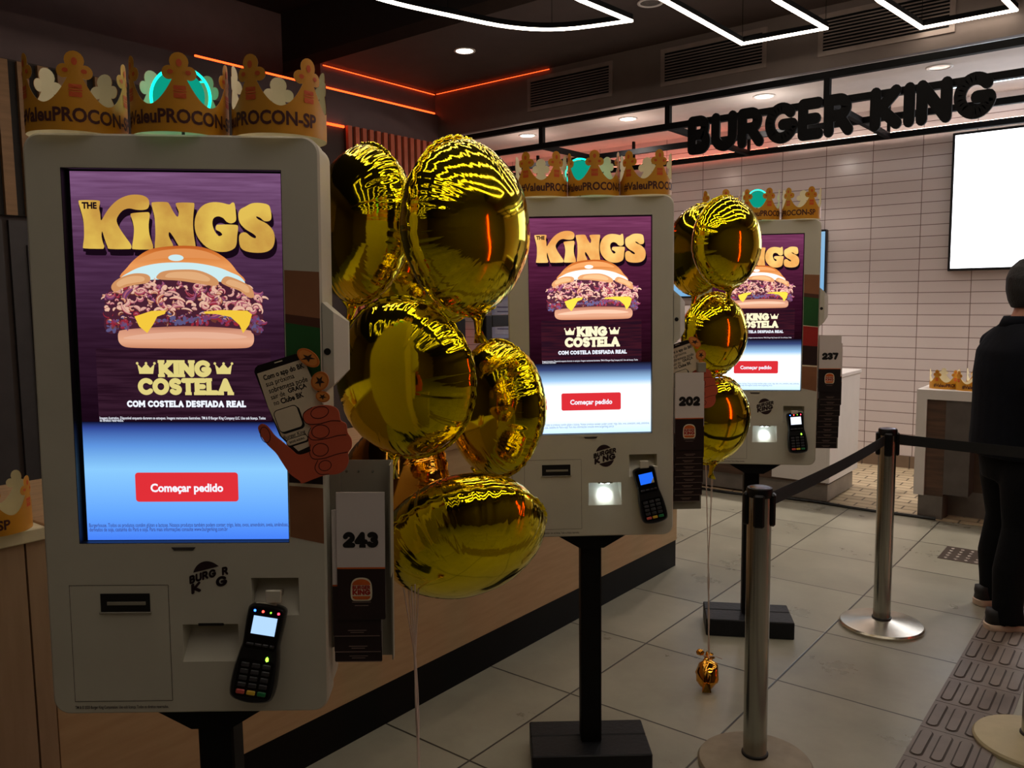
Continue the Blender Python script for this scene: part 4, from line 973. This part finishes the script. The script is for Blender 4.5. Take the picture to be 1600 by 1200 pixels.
    for cx, cy, rx, ry, ro in ((487, 650, 57, 36, .25), (490, 770, 56, 42, .1), (488, 884, 50, 40, .2), (515, 984, 40, 32, .3), (141, 790, 30, 50, .25)):
        line([(cx + rx * math.cos(t) * math.cos(ro) + ry * math.sin(t) * math.sin(ro), cy - rx * math.cos(t) * math.sin(ro) + ry * math.sin(t) * math.cos(ro)) for t in [2 * PI * i / 10 for i in range(10)]], cl=True)
    line([(440, 618), (390, 650), (383, 690), (410, 722), (480, 722), (560, 702), (618, 704)])
    line([(430, 745), (412, 790), (440, 822), (520, 815), (600, 795), (655, 790)])
    line([(425, 850), (418, 900), (440, 940), (510, 938), (590, 912), (660, 898)])
    line([(470, 950), (450, 1000), (480, 1038), (540, 1038)])
    s.build('finger_lines', pbr('dark_line', (50, 14, 14), 0.6), h_o)
    for cx, cy, rx, ry, ro in ((422, 312, 78, 46, -.65), (492, 456, 54, 62, -.45), (508, 552, 44, 34, -.3)):
        c0 = z(cx, cy); k = .00119 / 4
        s = MB(); s.prism(ell(*c0, rx * k, ry * k, 26, ro), -.006, -.0015, 0); s.flat(ell(*c0, rx * k * .82, ry * k * .78, 26, ro), -.0064, 1)
        s.flat([(c0[0] + rx * k * (.62 if q % 2 else .22) * math.cos(q * PI / 5 + .4) , c0[1] + ry * k * (.62 if q % 2 else .25) * math.sin(q * PI / 5 + .4)) for q in range(10)], -.0068, 2)
        s.build('coin', [pbr('coin_edge', (206, 112, 40), 0.5), pbr('coin_face', (222, 140, 62), 0.5), pbr('coin_mark', (46, 22, 16), 0.6)], o)
    s = MB(); s.box(.236, .262, .0045, .013, -.09, -.06) if y < 0 else s.box(.25, .275, -.03, .0, -.09, -.06)
    s.build('mounting_tab', M_shell2, o)
    return o

K = [dict(x=-1.4471, y=0.8208, z=1.4948, yaw=40.74, lean=.57, tilt=1.03, back=.085, term=(.142, -.556, 10), name='nearest kiosk'),
     dict(x=-1.4588, y=2.2424, z=1.5126, yaw=39.5, lean=.72, tilt=-.41, back=.085, term=(.184, -.546, -12), name='middle kiosk'),
     dict(x=-1.4612, y=3.6064, z=1.5286, yaw=29.0, lean=1.0, tilt=-.15, back=.16, term=(.178, -.534, -5), name='far kiosk')]
KL = ['white ordering kiosk nearest the viewer, its logo missing letters', 'white ordering kiosk in the middle, black post between balloon clusters', 'white ordering kiosk furthest away, left half hidden by balloons']
HEAD = []
for i, k in enumerate(K):
    o = thing('ordering_kiosk', KL[i], 'kiosk', (k['x'], k['y'], 0), R(k['yaw']), 'ordering kiosks')
    H = headmat(k['z'], R(k['lean']), R(k['tilt'])); HEAD.append((o, H))
    bpy.context.view_layer.update()
    def hp(ob): ob.matrix_local = H; return ob
    fo = bpy.data.objects.new('front_shell', SHELL); COL.objects.link(fo); fo.parent = o; hp(fo)
    s = MB(); s.rings([[(x, y, z) for x, z in p] for y, p in ((.058, rrect(BL + .004, BR - .002, BB + .01, BT - .002, .03, 8)), (.120, rrect(BL + .004, BR - .002, BB + .01, BT - .002, .03, 8)))])
    hp(s.build('rear_shell', M_shell, o, auto=40))
    s = MB(); s.rings([[(x, y, z) for x, z in p] for y, p in ((.048, rrect(BL + .012, BR - .010, BB + .016, BT - .010, .03, 8)), (.062, rrect(BL + .012, BR - .010, BB + .016, BT - .010, .03, 8)))])
    hp(s.build('seam_band', M_black, o))
    s = MB()
    s.box(-SWH + .0004, SWH - .0004, .0188, .0194, -SH + .0004, SH - .0004)
    for x0, x1, z0, z1 in ((-SWH, -SWH + .0012, -SH, SH), (SWH - .0012, SWH, -SH, SH), (-SWH, SWH, SH - .0012, SH), (-SWH, SWH, -SH, -SH + .0012)):
        s.box(x0, x1, .0004, .0192, z0, z1)
    scr = hp(s.build('screen', M_black, o))
    art = screen_art(scr, i)
    hp(old_logo(o, i))
    for ch in o.children:
        if ch.name.startswith('bezel_logo'): ch.matrix_local = H
    # service door with receipt slot
    s = MB(); x0, x1, z0, z1 = -.221, -.035, -.664, -.432; g = .0008
    for q in ((x0, x1, z1, z1 + g), (x0, x1, z0 - g, z0), (x0, x0 + g, z0, z1), (x1, x1 + g, z0, z1)): s.box(q[0], q[1], -.0004, .0, q[2], q[3], 1)
    s.box(x0 + g, x1 - g, -.0003, 0, z0 + g, z1 - g, 0)
    dd = hp(s.build('service_door', [M_shell, pbr('door_gap', (60, 50, 42), 0.7)], o))
    s = MB(); s.box(-.163, -.070, -.0012, -.0003, -.484, -.448, 0); s.bbox(-.166, -.067, -.004, -.0012, -.4875, -.484, .001, 1); s.box(-.150, -.078, -.0035, -.0012, -.470, -.464, 1)
    s.build('receipt_slot', [M_black, M_shell2], dd)
    s = MB(); s.prism([(-.026, -.3575), (.020, -.3575), (.015, -.3635), (-.021, -.3635)], -.0012, 0); hp(s.build('light_sensor', pbr('sensor_grey', (66, 62, 62), 0.3), o))
    s = MB(); s.box(.020, .068, -.001, .018, -.5135, -.5085); sc_ = hp(s.build('barcode_scanner', M_black if i == 0 else M_shell2, o))
    if i:
        s = MB(); s.box(.028, .038, .006, .013, -.5155, -.5136); s.box(.048, .058, .006, .013, -.5155, -.5136); s.build('scanner_lamp', emit('scanner_lamp_white', (225, 245, 255), 40), sc_)
        l = bpy.data.lights.new('scanner_spot', 'SPOT'); l.energy = 0.35; l.spot_size = R(75); l.spot_blend = .6; l.color = (.85, .95, 1); l.shadow_soft_size = .004
        lo = bpy.data.objects.new('scanner_spot', l); COL.objects.link(lo); lo.parent = o; lo.matrix_local = H @ Matrix.Translation((.043, -.001, -.518)) @ Matrix.Rotation(R(28), 4, 'X')
    s = MB(); put_text(s, 'TM & © 2020 Burger King Corporation. Uso sob licença. Todos os direitos reservados.', -.221, -.6760, .178, -.0006, 0, .012, 1.8, 'l')
    hp(s.build('legal_print', pbr('dark_brown_print', (42, 20, 28), .5), o))
    # bracket that carries the terminal
    tu, tv_, tr = k['term']
    s = MB(); s.bbox(.154, .184, -.020, -.014, -.462, -.437, .002); s.bbox(.160, .178, -.014, .03, -.462, -.450, .002); s.bbox(tu + .0 - .012, tu + .03, -.012, 0, tv_ - .01, tv_ + .09, .003); hp(s.build('terminal_bracket', M_shell, o))
    # side housing with round hole
    s = MB()
    fr_ = [(.2675, .110), (.288, .092), (.288, -.044), (.2675, -.062)]; sd_ = [(.310, .073), (.310, -.020)]
    v = [(a, .001, b2) for a, b2 in fr_] + [(a, .034, b2) for a, b2 in sd_] + [(a, .05, b2) for a, b2 in fr_] + [(a, .05, b2) for a, b2 in sd_]
    s.add(v, [(0, 3, 2, 1), (1, 2, 5, 4), (0, 1, 7, 6), (1, 4, 10, 7), (4, 5, 11, 10), (5, 2, 8, 11), (2, 3, 9, 8), (6, 7, 10, 11, 8, 9)])
    hx = hp(s.build('side_housing', M_shell, o))
    s = MB(); s.lathe([(.0065, .0002), (.0065, .001), (.0001, .001)], (.276, .001, .018), 18, axis='y'); s.build('round_hole', M_black, hx)
    # holder for number cards
    s = MB(); vt = {0: -.199, 1: -.150, 2: -.096}[i]
    if i == 0:
        s.box(.287, .391, .052, .054, -.60, vt); s.box(.3885, .391, .0, .052, -.42, vt); s.box(.3885, .391, .03, .052, -.60, -.42)
    else:
        s.box(.274, .372, .052, .054, -.62, vt - .01)
    s.box(.2675, .289, .046, .056, -.58, vt - .02)
    hd = hp(s.build('card_holder', M_shell2, o))
    if i == 0:
        s = MB()
        for xx, m_ in ((.300, 1), (.323, 0), (.351, 0)): s.lathe([(.0028, 0), (.0018, .0015)], (xx, .0518, -.222), 10, axis='y')
        s.build('screw', M_chrome, hd)
        s = MB()
        for z_ in (.19, .13): s.bbox(BL - .012, BL + .004, .075, .10, z_ - .027, z_ + .027, .003)
        hp(s.build('side_tabs', M_cream, o))
    # stand
    zt = k['z'] + BB + .012; bk = k['back']
    px_ = .016 if i == 0 else .006
    s = MB(); s.bbox(px_ - .035, px_ + .035, bk - .03, bk + .04, .083, zt + .02, .004); s.build('post', M_post, o)
    s = MB(); s.prism([(px_ - .115, zt - .016), (px_ + .115, zt - .016), (px_ + .04, zt - .060), (px_ - .04, zt - .060)], .035, bk + .05)
    s.build('neck_bracket', M_post, o)
    s = MB(); bb = bk + .02
    s.bbox(-.202, .202, bb - .135, bb - .004, 0.001, .083, .004); s.build('base_slab', M_slab, o)
    s = MB(); s.bbox(-.202, .202, bb, bb + .10, 0.001, .083, .004); s.build('base_slab', M_slab, o)
bpy.context.view_layer.update()
# burger-layer sticker down the right bezel of the first and last kiosk
for i in (0, 2):
    o, H = HEAD[i]; s = MB(); x0, x1 = .1995, .2635
    bands = [(.169, .166, 0), (.088, .080, 1), (.072, .062, 2), (-.055, -.062, 5), (-.058, -.065, 3), (-.145, -.150, 4), (-.232, -.236, 5), (-.238, -.243, 0), (-.338, -.352, None)]
    for (a, b2, m), (c, d, _) in zip(bands[:-1], bands[1:]):
        s.flat([(x0, a), (x1, b2), (x1, d), (x0, c)], -.0005, m)
    st = s.build('burger_sticker', [pbr('sticker_tan', (150, 100, 68), .5), pbr('sticker_brown', (84, 48, 34), .5), pbr('sticker_green', (34, 88, 40), .5), pbr('sticker_red', (168, 40, 36), .5), pbr('sticker_dark', (46, 24, 24), .5), M_creamprint], o)
    st.matrix_local = H
TL = ['payment terminal with pale blue screen and lit lamps, on the nearest kiosk', 'payment terminal with bright blue screen, on the middle kiosk', 'payment terminal with white screen, on the far kiosk']
for i, (o, H) in enumerate(HEAD):
    u, v, r_ = K[i]['term']; terminal(o, H, u, v, R(r_), i, TL[i])
# number cards: the top card and those stacked below it
CS = [dict(u=.287, top=-.252, num='243', n=3, steps=[.036, .070, .092], du=[-.010, -.009, -.009]),
      dict(u=.273, top=-.155, num='202', n=8, steps=[.022 * (q + 1) + .006 for q in range(8)], du=[.003, -.001, .003, 0, .005, .001, .004, -.002]),
      dict(u=.272, top=-.101, num='237', n=10, steps=[.0255 * (q + 1) + .01 for q in range(10)], du=[.006, .008, .005, .006, .003, .004, .003, .005, .0, .001])]
for i, (o, H) in enumerate(HEAD):
    c = CS[i]; nm = K[i]['name']; dk = M_paper_d if i != 2 else pbr('card_dark', (26, 18, 20), .45)
    number_card(o, H, c['u'], c['top'], .002, c['num'], 'white and dark brown order card numbered %s on the %s' % (c['num'], nm), 'order number cards on the %s' % nm, True, dk)
    for q in range(c['n']):
        pos = 'lowest' if q == c['n'] - 1 else ['second', 'third', 'fourth', 'fifth', 'sixth', 'seventh', 'eighth', 'ninth', 'tenth'][q]
        number_card(o, H, c['u'] + c['du'][q], c['top'] - c['steps'][q], .002 + .0042 * (q + 1), '', ('dark lower edge of the %s order card %s on the %s' % (pos, 'in the stack' if pos == 'lowest' else 'from the top', nm)), 'order number cards on the %s' % nm, False, dk)
# crowns and neon logos on top of the kiosks
CW = [[(-.190, 24, 0, 'left'), (.000, 19, 0, 'middle'), (.184, -22, 0, 'right')],
      [(-.149, 33, 0, 'left'), (.019, -4, 0, 'middle'), (.187, 22, 0, 'right')],
      [(-.158, 10, 0, 'left'), (.014, 20, 0, 'middle'), (.190, -51, 0, 'right')]]
for i, (o, H) in enumerate(HEAD):
    for u, rt_, to, w_ in CW[i]:
        rr = .086 if i == 0 else .0825
        Mx = o.matrix_world @ H @ Matrix.Translation((u, .06 if i == 0 else .06, BT + .0005))
        crown(Mx, R(rt_), to, 'gold paper crown on the %s end of the %s, #ValeuPROCON-SP print' % (w_, K[i]['name']) if w_ != 'middle' else 'gold paper crown in the middle on top of the %s, around the neon' % K[i]['name'], 'paper crowns on the kiosks', r=rr)
    rad = [.055, .046, .042][i]; uu = [-.004, -.022, -.004][i]; vz = [.081, .080, .092][i]
    M_NEON_DROP = vz - .002
    neon(o.matrix_world @ H @ Matrix.Translation((uu, .075 if i < 2 else .02, BT + vz)), rad, 'round teal neon burger logo standing in the middle crown of the %s' % K[i]['name'])
hand_sign(*HEAD[0], 0, 0, -.012, 'red hand holding a phone cut-out sign, in front of the nearest kiosk edge')
hand_sign(*HEAD[1], .105, -.067, .062, 'red hand and phone cut-out sign behind the 202 cards, middle kiosk')
# crowns on the counters
for (x, y, z, rt_, to, rr, lb) in ((-1.262, 6.600, .9335, -20, 1.0, .10, 'gold paper crown at the left end of the white framed counter'),
                       (-1.085, 6.555, .9335, 30, 0.3, .10, 'gold paper crown on the white framed counter, second from the left'),
                       (-1.05, 6.76, .9335, 50, .5, .10, 'gold paper crown on the white framed counter, behind the other two'),
                       (-2.312, .790, 1.0355, 12, -0.9, .086, 'gold paper crown on the pale counter end at the left edge')):
    crown(Matrix.Translation((x, y, z)) @ Matrix.Rotation(R(0 if x > -2 else 52), 4, 'Z'), R(rt_), to, lb, 'paper crowns on the counters', r=rr)

# ------------------------------------------------------------------ balloons
def balloon_mesh(seed, rad=.205, T=.098, ripples=38, depth=.0042):
    rnd = random.Random(seed); n = 288; m = 26
    # many short pleats at the seam plus a few long thin creases running inwards
    cr_ = [(2 * PI * (i + rnd.uniform(-.3, .3)) / ripples, rnd.uniform(.4, 1), rnd.uniform(.14, .34), rnd.uniform(.028, .05)) for i in range(ripples)]
    cr_ += [(rnd.uniform(0, 2 * PI), rnd.uniform(.4, .8), rnd.uniform(.35, .55), rnd.uniform(.016, .028)) for i in range(13)]
    lo = [rnd.uniform(0, 2 * PI) for _ in range(4)]
    s = MB()
    def fold(a, rho):
        v = 0
        for p, A_, l_, w_ in cr_:
            d = abs((a - p + PI) % (2 * PI) - PI)
            if d < w_ * 3 and rho > 1 - l_:
                t = (rho - 1 + l_) / l_
                v -= A_ * math.exp(-(d / w_) ** 2) * min(1, t) ** 1.3
        return v
    for side in (-1, 1):
        rs = []
        for k in range(m + 1):
            rho = math.sin(PI / 2 * k / m) if k < m else 1.0
            ring = []
            for i in range(n):
                a = 2 * PI * i / n
                z = T * max(0, 1 - rho ** 2.25) ** .56
                z += depth * fold(a, rho) * (1 if z > .01 else z / .01) + .002 * math.sin(3 * a + lo[0]) * rho * rho * (1 - rho)
                rr = rad * (1 + .008 * math.sin(7 * a + lo[1]) + .012 * math.sin(2 * a + lo[2]) - .006 * abs(math.sin(ripples * a / 2)) * (rho ** 8))
                ring.append((rr * rho * math.cos(a), side * max(z, 0.0006), rr * rho * math.sin(a)))
            rs.append(ring if side < 0 else ring)
        vs = [p for r_ in rs[1:] for p in r_] + [(0, side * T, 0)]; fs = []
        for k in range(m - 1):
            for i in range(n):
                j = (i + 1) % n; f = (k * n + i, k * n + j, (k + 1) * n + j, (k + 1) * n + i); fs.append(f if side < 0 else f[::-1])
        c = len(vs) - 1
        for i in range(n):
            f = (c, (i + 1) % n, i); fs.append(f if side < 0 else f[::-1])
        s.add(vs, fs)
    return s, rad, lo, ripples
def balloon(c, az, el, roll, label, group, seed, rad=.205, T=.098, mat=None):
    """az: heading the front face points to, as degrees to the right of 'towards the viewer'; el: upwards"""
    o = thing('foil_balloon', label, 'balloon', c, 0, group)
    view = (Vector(c) - Vector((0, 0, 1.6))); view.z = 0; view.normalize()
    right = Vector((view.y, -view.x, 0))
    nrm = (-view * math.cos(R(az)) + right * math.sin(R(az))) * math.cos(R(el)) + Vector((0, 0, math.sin(R(el))))
    nrm.normalize()
    zz = Vector((0, 0, 1)); zz = (zz - nrm * zz.dot(nrm)).normalized(); xx = (-nrm).cross(zz).normalized()
    Mx = Matrix.Identity(4)
    for i in range(3): Mx[i][0] = xx[i]; Mx[i][1] = -nrm[i]; Mx[i][2] = zz[i]
    o.matrix_world = Matrix.Translation(c) @ Mx @ Matrix.Rotation(R(roll), 4, 'Y')
    s, rad, lo, rp = balloon_mesh(seed, rad, T)
    s.build('foil_skin', mat or M_foil, o, smooth=True)
    s = MB(); rs = []
    for rr, y in ((rad * .985, .0012), (rad * 1.035, .0012), (rad * 1.035, -.0012), (rad * .985, -.0012)):
        rs.append([(rr * math.cos(2 * PI * i / 180) * (1 + .004 * math.sin(i * 1.7)), y + .0025 * math.sin(i * 1.25) , rr * math.sin(2 * PI * i / 180) * (1 + .004 * math.sin(i * 1.7))) for i in range(180)])
    s.rings(rs + [rs[0]], caps=False); s.build('seam', mat or M_foil, o, smooth=True)
    s = MB(); s.tube([(0, 0, -rad * .98), (.003, .001, -rad * 1.08), (-.002, 0, -rad * 1.2), (.004, 0, -rad * 1.34)], [.030, .014, .010, .022], 14, flat=.3); s.build('neck', mat or M_foil, o, smooth=True)
    return o
ga, gb = 'gold foil balloons between the nearest and middle kiosks', 'gold foil balloons between the middle and far kiosks'
balloon((-1.675, 1.475, 1.80), -58, 4, 8, 'gold foil balloon at top left of the near cluster, touching the kiosk', ga, 1)
balloon((-1.300, 1.475, 1.770), 52, 2, -6, 'biggest gold foil balloon, top right of the near cluster', ga, 2, .203, .110)
balloon((-1.408, 1.362, 1.420), -34, -4, 12, 'gold foil balloon with dark reflection in the middle of the near cluster', ga, 3, .188, .098)
balloon((-1.440, 1.735, 1.305), -52, 4, 20, 'gold foil balloon at right, behind the middle one in the near cluster', ga, 4, .185, .095)
balloon((-1.318, 1.462, 1.030), 16, -44, -10, 'lowest gold foil balloon of the near cluster, smooth olive underside', ga, 5, .203, .125)
balloon((-1.80, 1.86, 1.70), 10, 10, 0, 'gold foil balloon deep inside the near cluster between the top two', ga, 6, .18)
balloon((-1.730, 1.62, 1.08), -40, 20, 30, 'amber foil balloon half hidden behind the number 243 card holder', ga, 7, .185, .09, M_foil2)
balloon((-1.555, 3.20, 1.80), -50, 5, 0, 'gold foil balloon at the top left of the far cluster', gb, 8, .185)
balloon((-1.300, 2.915, 1.800), 50, 0, -4, 'gold foil balloon at the top of the far cluster', gb, 9, .168, .088)
balloon((-1.366, 2.962, 1.460), 46, 0, 6, 'gold foil balloon in the middle of the far cluster', gb, 10, .158, .085)
balloon((-1.372, 2.985, 1.126), 44, -4, 0, 'lowest gold foil balloon of the far cluster, beside the 202 cards', gb, 11, .172, .088)
def ribbons(top, bot, strands, label, grp, fr_=.8):
    o = thing('balloon_ribbon', label, 'ribbon', bot, 0, grp)
    s = MB(); rnd = random.Random(9)
    top, bot = Vector(top), Vector(bot)
    for k in range(strands):
        a = top + Vector((rnd.uniform(-.06, .06), rnd.uniform(-.05, .05), rnd.uniform(-.02, .06))); mid = bot + (top - bot) * fr_
        P = [bot + (mid - bot) * t + Vector((.003 * math.sin(9 * t + k), .003 * math.cos(8 * t + k * 2), 0)) for t in [i / 10 for i in range(11)]] + [mid + (a - mid) * t for t in (.33, .66, 1)]
        s.tube([p - bot for p in P], .0021, 5, flat=.5)
    s.build('strands', M_string, o)
    return o
ribbons((-1.375, 1.345, .93), (-1.325, 1.300, .035), 5, 'twisted white ribbons hanging from the near balloon cluster', 'balloon ribbons')
ribbons((-1.425, 3.04, 1.00), (-1.440, 3.110, .10), 5, 'thin white ribbons running from the far balloons to the gold weight', 'balloon ribbons', .45)
def weight(x, y, label):
    o = thing('balloon_weight', label, 'weight', (x, y, 0), R(20), 'gold balloon weights'); o.scale = (1.2, 1.2, 1.2)
    s = MB(); rnd = random.Random(4); rs = []
    for t, r_ in ((0, .004), (.08, .020), (.25, .034), (.45, .039), (.65, .033), (.82, .018), (.93, .010), (1.0, .013), (1.08, .016), (1.12, .003)):
        rs.append([((r_ + (.004 * math.sin(5 * a + t * 9) + .0025 * math.sin(9 * a - t * 14)) * (r_ > .015)) * math.cos(a), -.055 + .115 * t * .75 + .0 , .042 + .062 * (t - .35) + (r_ + .003 * math.sin(4 * a)) * math.sin(a) ) for a in [2 * PI * q / 22 for q in range(22)]])
    s.rings(rs); s.build('foil_wrap', M_foil2, o, smooth=True)
    s = MB(); s.add([(-.012, -.055, .03), (.012, -.058, .03), (.018, -.075, .008), (-.012, -.078, .006), (0, -.062, .034)], [(0, 1, 4), (1, 2, 4), (2, 3, 4), (3, 0, 4), (0, 3, 2, 1)]); s.build('pointed_corner', M_foil2, o)
    s = MB(); s.lathe([(.004, -.008), (.013, -.004), (.015, .004), (.008, .012), (.002, .014)], (-.030, .030, .098), 14); s.build('knot', M_foil2, o, smooth=True)
    s = MB(); s.tube([(-.01, .03, .088), (.02, .028, .094), (.045, .03, .086)], .002, 5); s.tube([(-.02, .03, .09), (0, .032, .086), (.01, .03, .075)], .002, 5); s.build('bow', M_string, o)
    return o
weight(-1.432, 3.085, 'small crumpled gold foil weight on the floor at the end of the ribbons')
weight(-1.325, 1.275, 'gold foil balloon weight on the floor below the near cluster')

# ------------------------------------------------------------------ the person
def remesh(o, vox=.011, sm=6):
    md = o.modifiers.new('remesh', 'REMESH'); md.mode = 'VOXEL'; md.voxel_size = vox
    m2 = o.modifiers.new('smooth', 'SMOOTH'); m2.iterations = sm; m2.factor = .5
    bpy.context.view_layer.update(); dg = bpy.context.evaluated_depsgraph_get()
    me = bpy.data.meshes.new_from_object(o.evaluated_get(dg), depsgraph=dg); o.modifiers.clear(); o.data = me
    for p in me.polygons: p.use_smooth = True
def loft(s, secs, n=24):
    """secs: (x, y, z, rx, ry) ellipses"""
    s.rings([[(x + rx * math.cos(2 * PI * i / n), y + ry * math.sin(2 * PI * i / n), z) for i in range(n)] for x, y, z, rx, ry in secs])
PY = R(-53)
per = thing('person', 'person in navy polo shirt and dark trousers at the right edge, turned away', 'person', (-.575, 4.65, 0), PY)
# local frame: facing +Y (away from the viewer), x to the person's right
skin = pbr('skin', (176, 116, 92), .5, var=.05)
s = MB()
s.tube([(0, .0, 1.36), (0, .015, 1.46), (0, .045, 1.54)], [.085, .062, .058], 16)
HY = .03
loft(s, [(0, .03 + HY, 1.49, .045, .06), (0, .035 + HY, 1.53, .066, .085), (0, .03 + HY, 1.58, .075, .098), (0, .025 + HY, 1.64, .079, .102), (0, .02 + HY, 1.70, .074, .094), (0, .018 + HY, 1.74, .052, .068), (0, .018 + HY, 1.756, .018, .025)])
s.tube([(0, .12 + HY, 1.60), (0, .146 + HY, 1.585), (0, .128 + HY, 1.575)], [.012, .016, .012], 8)      # nose
s.tube([(-.022, .118 + HY, 1.55), (0, .126 + HY, 1.55), (.022, .118 + HY, 1.55)], .008, 6)          # mouth
for sd in (-1, 1):
    s.tube([(sd * .078, .02 + HY, 1.585), (sd * .088, .01 + HY, 1.605), (sd * .088, .005 + HY, 1.635), (sd * .080, .022 + HY, 1.65)], [.008, .012, .012, .008], 8)
    sh = Vector((sd * .19, 0, 1.36)); el = Vector((.240, -.035, 1.08)) if sd > 0 else Vector((-.235, .05, 1.09)); wr = Vector((sd * .215, el.y + .215, .97))
    s.tube([sh, sh.lerp(el, .5), el, el.lerp(wr, .4), wr], [.055, .05, .042, .041, .028], 12)
    pl_ = wr + (wr - el).normalized() * .05
    s.tube([wr, pl_, pl_ + (wr - el).normalized() * .04], [.026, .036, .034], 10, flat=.55)
    fw = (wr - el).normalized(); sw = Vector((1, 0, 0))
    for q, (off, l_) in enumerate(((-.027, .066), (-.009, .078), (.009, .072), (.026, .056))):
        b0 = pl_ + fw * .035 + sw * off
        s.tube([b0, b0 + fw * l_ * .45, b0 + fw * l_ * .8 + Vector((0, 0, -.012)), b0 + fw * l_ + Vector((0, 0, -.026))], [.0095, .009, .0085, .007], 8)
    t0 = wr + fw * .02 - sw * sd * .026
    s.tube([t0, t0 + fw * .03 - sw * sd * .026, t0 + fw * .06 - sw * sd * .032 + Vector((0, 0, -.01))], [.012, .0105, .008], 8)
loft(s, [(0, 0, .95, .15, .10), (0, 0, 1.1, .145, .10), (0, 0, 1.3, .17, .11), (0, 0, 1.40, .12, .08), (0, 0, 1.44, .06, .05)])
body = s.build('body', skin, per); remesh(body, .0065, 3)
for sd in (-1, 1):
    s = MB(); s.lathe([(.0005, -.012), (.008, -.009), (.012, 0), (.008, .009), (.0005, .012)], (sd * .030, .140, 1.615), 12); s.build('eye', pbr('eye_dark', (30, 22, 20), .2), per, smooth=True)
s = MB(); loft(s, [(0, -.01 + HY, 1.535, .060, .055), (0, HY, 1.57, .080, .082), (0, .005 + HY, 1.62, .087, .100), (0, .01 + HY, 1.68, .086, .106), (0, .012 + HY, 1.73, .070, .090), (0, .012 + HY, 1.765, .040, .052), (0, .012 + HY, 1.775, .012, .018)])
hair = s.build('hair', pbr('dark_hair', (24, 22, 24), .6, bump=.5, bscale=220, stretch=(1, 1, .2)), per); remesh(hair, .007, 3)
M_navy = pbr('navy_cotton', (9, 12, 22), .9, var=.2, bump=.15, bscale=30, spec=.2)
s = MB()
loft(s, [(0, -.005, .82, .225, .170), (0, -.008, .88, .230, .175), (0, -.006, .98, .225, .172), (0, -.006, 1.10, .222, .170), (0, -.01, 1.22, .225, .168), (0, -.012, 1.33, .225, .150), (0, -.006, 1.39, .205, .115), (0, -.004, 1.43, .150, .095), (0, .0, 1.465, .085, .078)])
for sd in (-1, 1):
    s.tube([(sd * .12, 0, 1.385), (sd * .185, -.003, 1.36), (sd * .222, -.018 if sd > 0 else .02, 1.26), (sd * .235, -.030 if sd > 0 else .04, 1.165)], [.075, .080, .070, .066], 16)
shirt = s.build('polo_shirt', M_navy, per); remesh(shirt, .011, 6)
s = MB(); s.lathe([(.080, 1.45), (.072, 1.475), (.066, 1.495), (.070, 1.497), (.080, 1.478), (.092, 1.448)], (0, .002, 0), 28); s.build('collar', M_navy, shirt, smooth=True)
M_jean = pbr('black_denim', (9, 10, 14), .9, var=.25, spec=.2, bump=.2, bscale=40)
s = MB()
loft(s, [(0, 0, .70, .17, .12), (0, 0, .80, .190, .135), (0, 0, .93, .188, .135), (0, 0, .97, .180, .125)])
FT = [(-.181, .042), (.160, -.078)]
for (fx, fy), hx_ in zip(FT, (-.095, .095)):
    s.tube([(hx_, 0, .86), (hx_ * 1.03 + (fx - hx_) * .2, fy * .22 + .01, .70), ((fx + hx_) / 2, fy * .55 + .025, .48), (fx * .95, fy * .85 - .01, .28), (fx, fy - .005, .12), (fx, fy + .0, .035)], [.108, .103, .082, .075, .066, .068], 20)
jeans = s.build('trousers', M_jean, per); remesh(jeans, .011, 5)
M_sole = pbr('cream_sole', (205, 180, 158), .6); M_shoe = pbr('black_shoe', (22, 20, 22), .6)
for (fx, fy), yw in zip(FT, (.12, -.12)):
    fo = [(-.036, -.085), (-.042, -.03), (-.040, .05), (-.046, .12), (-.036, .18), (0, .20), (.036, .18), (.046, .12), (.038, .05), (.042, -.03), (.036, -.085), (0, -.10)]
    P = smooth_poly(fo, 4); rot_ = lambda a, b2, yw=yw: (fx + a * math.cos(yw) - b2 * math.sin(yw), fy + a * math.sin(yw) + b2 * math.cos(yw))
    s = MB(); s.rings([[(*rot_(a * k_, b2 * k_), z_) for a, b2 in P] for z_, k_ in ((.0, .98), (.004, 1.04), (.030, 1.05), (.034, 1.0))]); so = s.build('shoe', [M_sole], per, auto=40)
    s = MB(); s.rings([[(*rot_(a * k_, (b2 - .0) * k2 - sh_), z_) for a, b2 in P] for z_, k_, k2, sh_ in ((.030, 1.0, 1.0, 0), (.055, .95, .95, .002), (.075, .85, .75, .025), (.10, .80, .50, .045))]); s.build('shoe_upper', M_shoe, so, smooth=True)
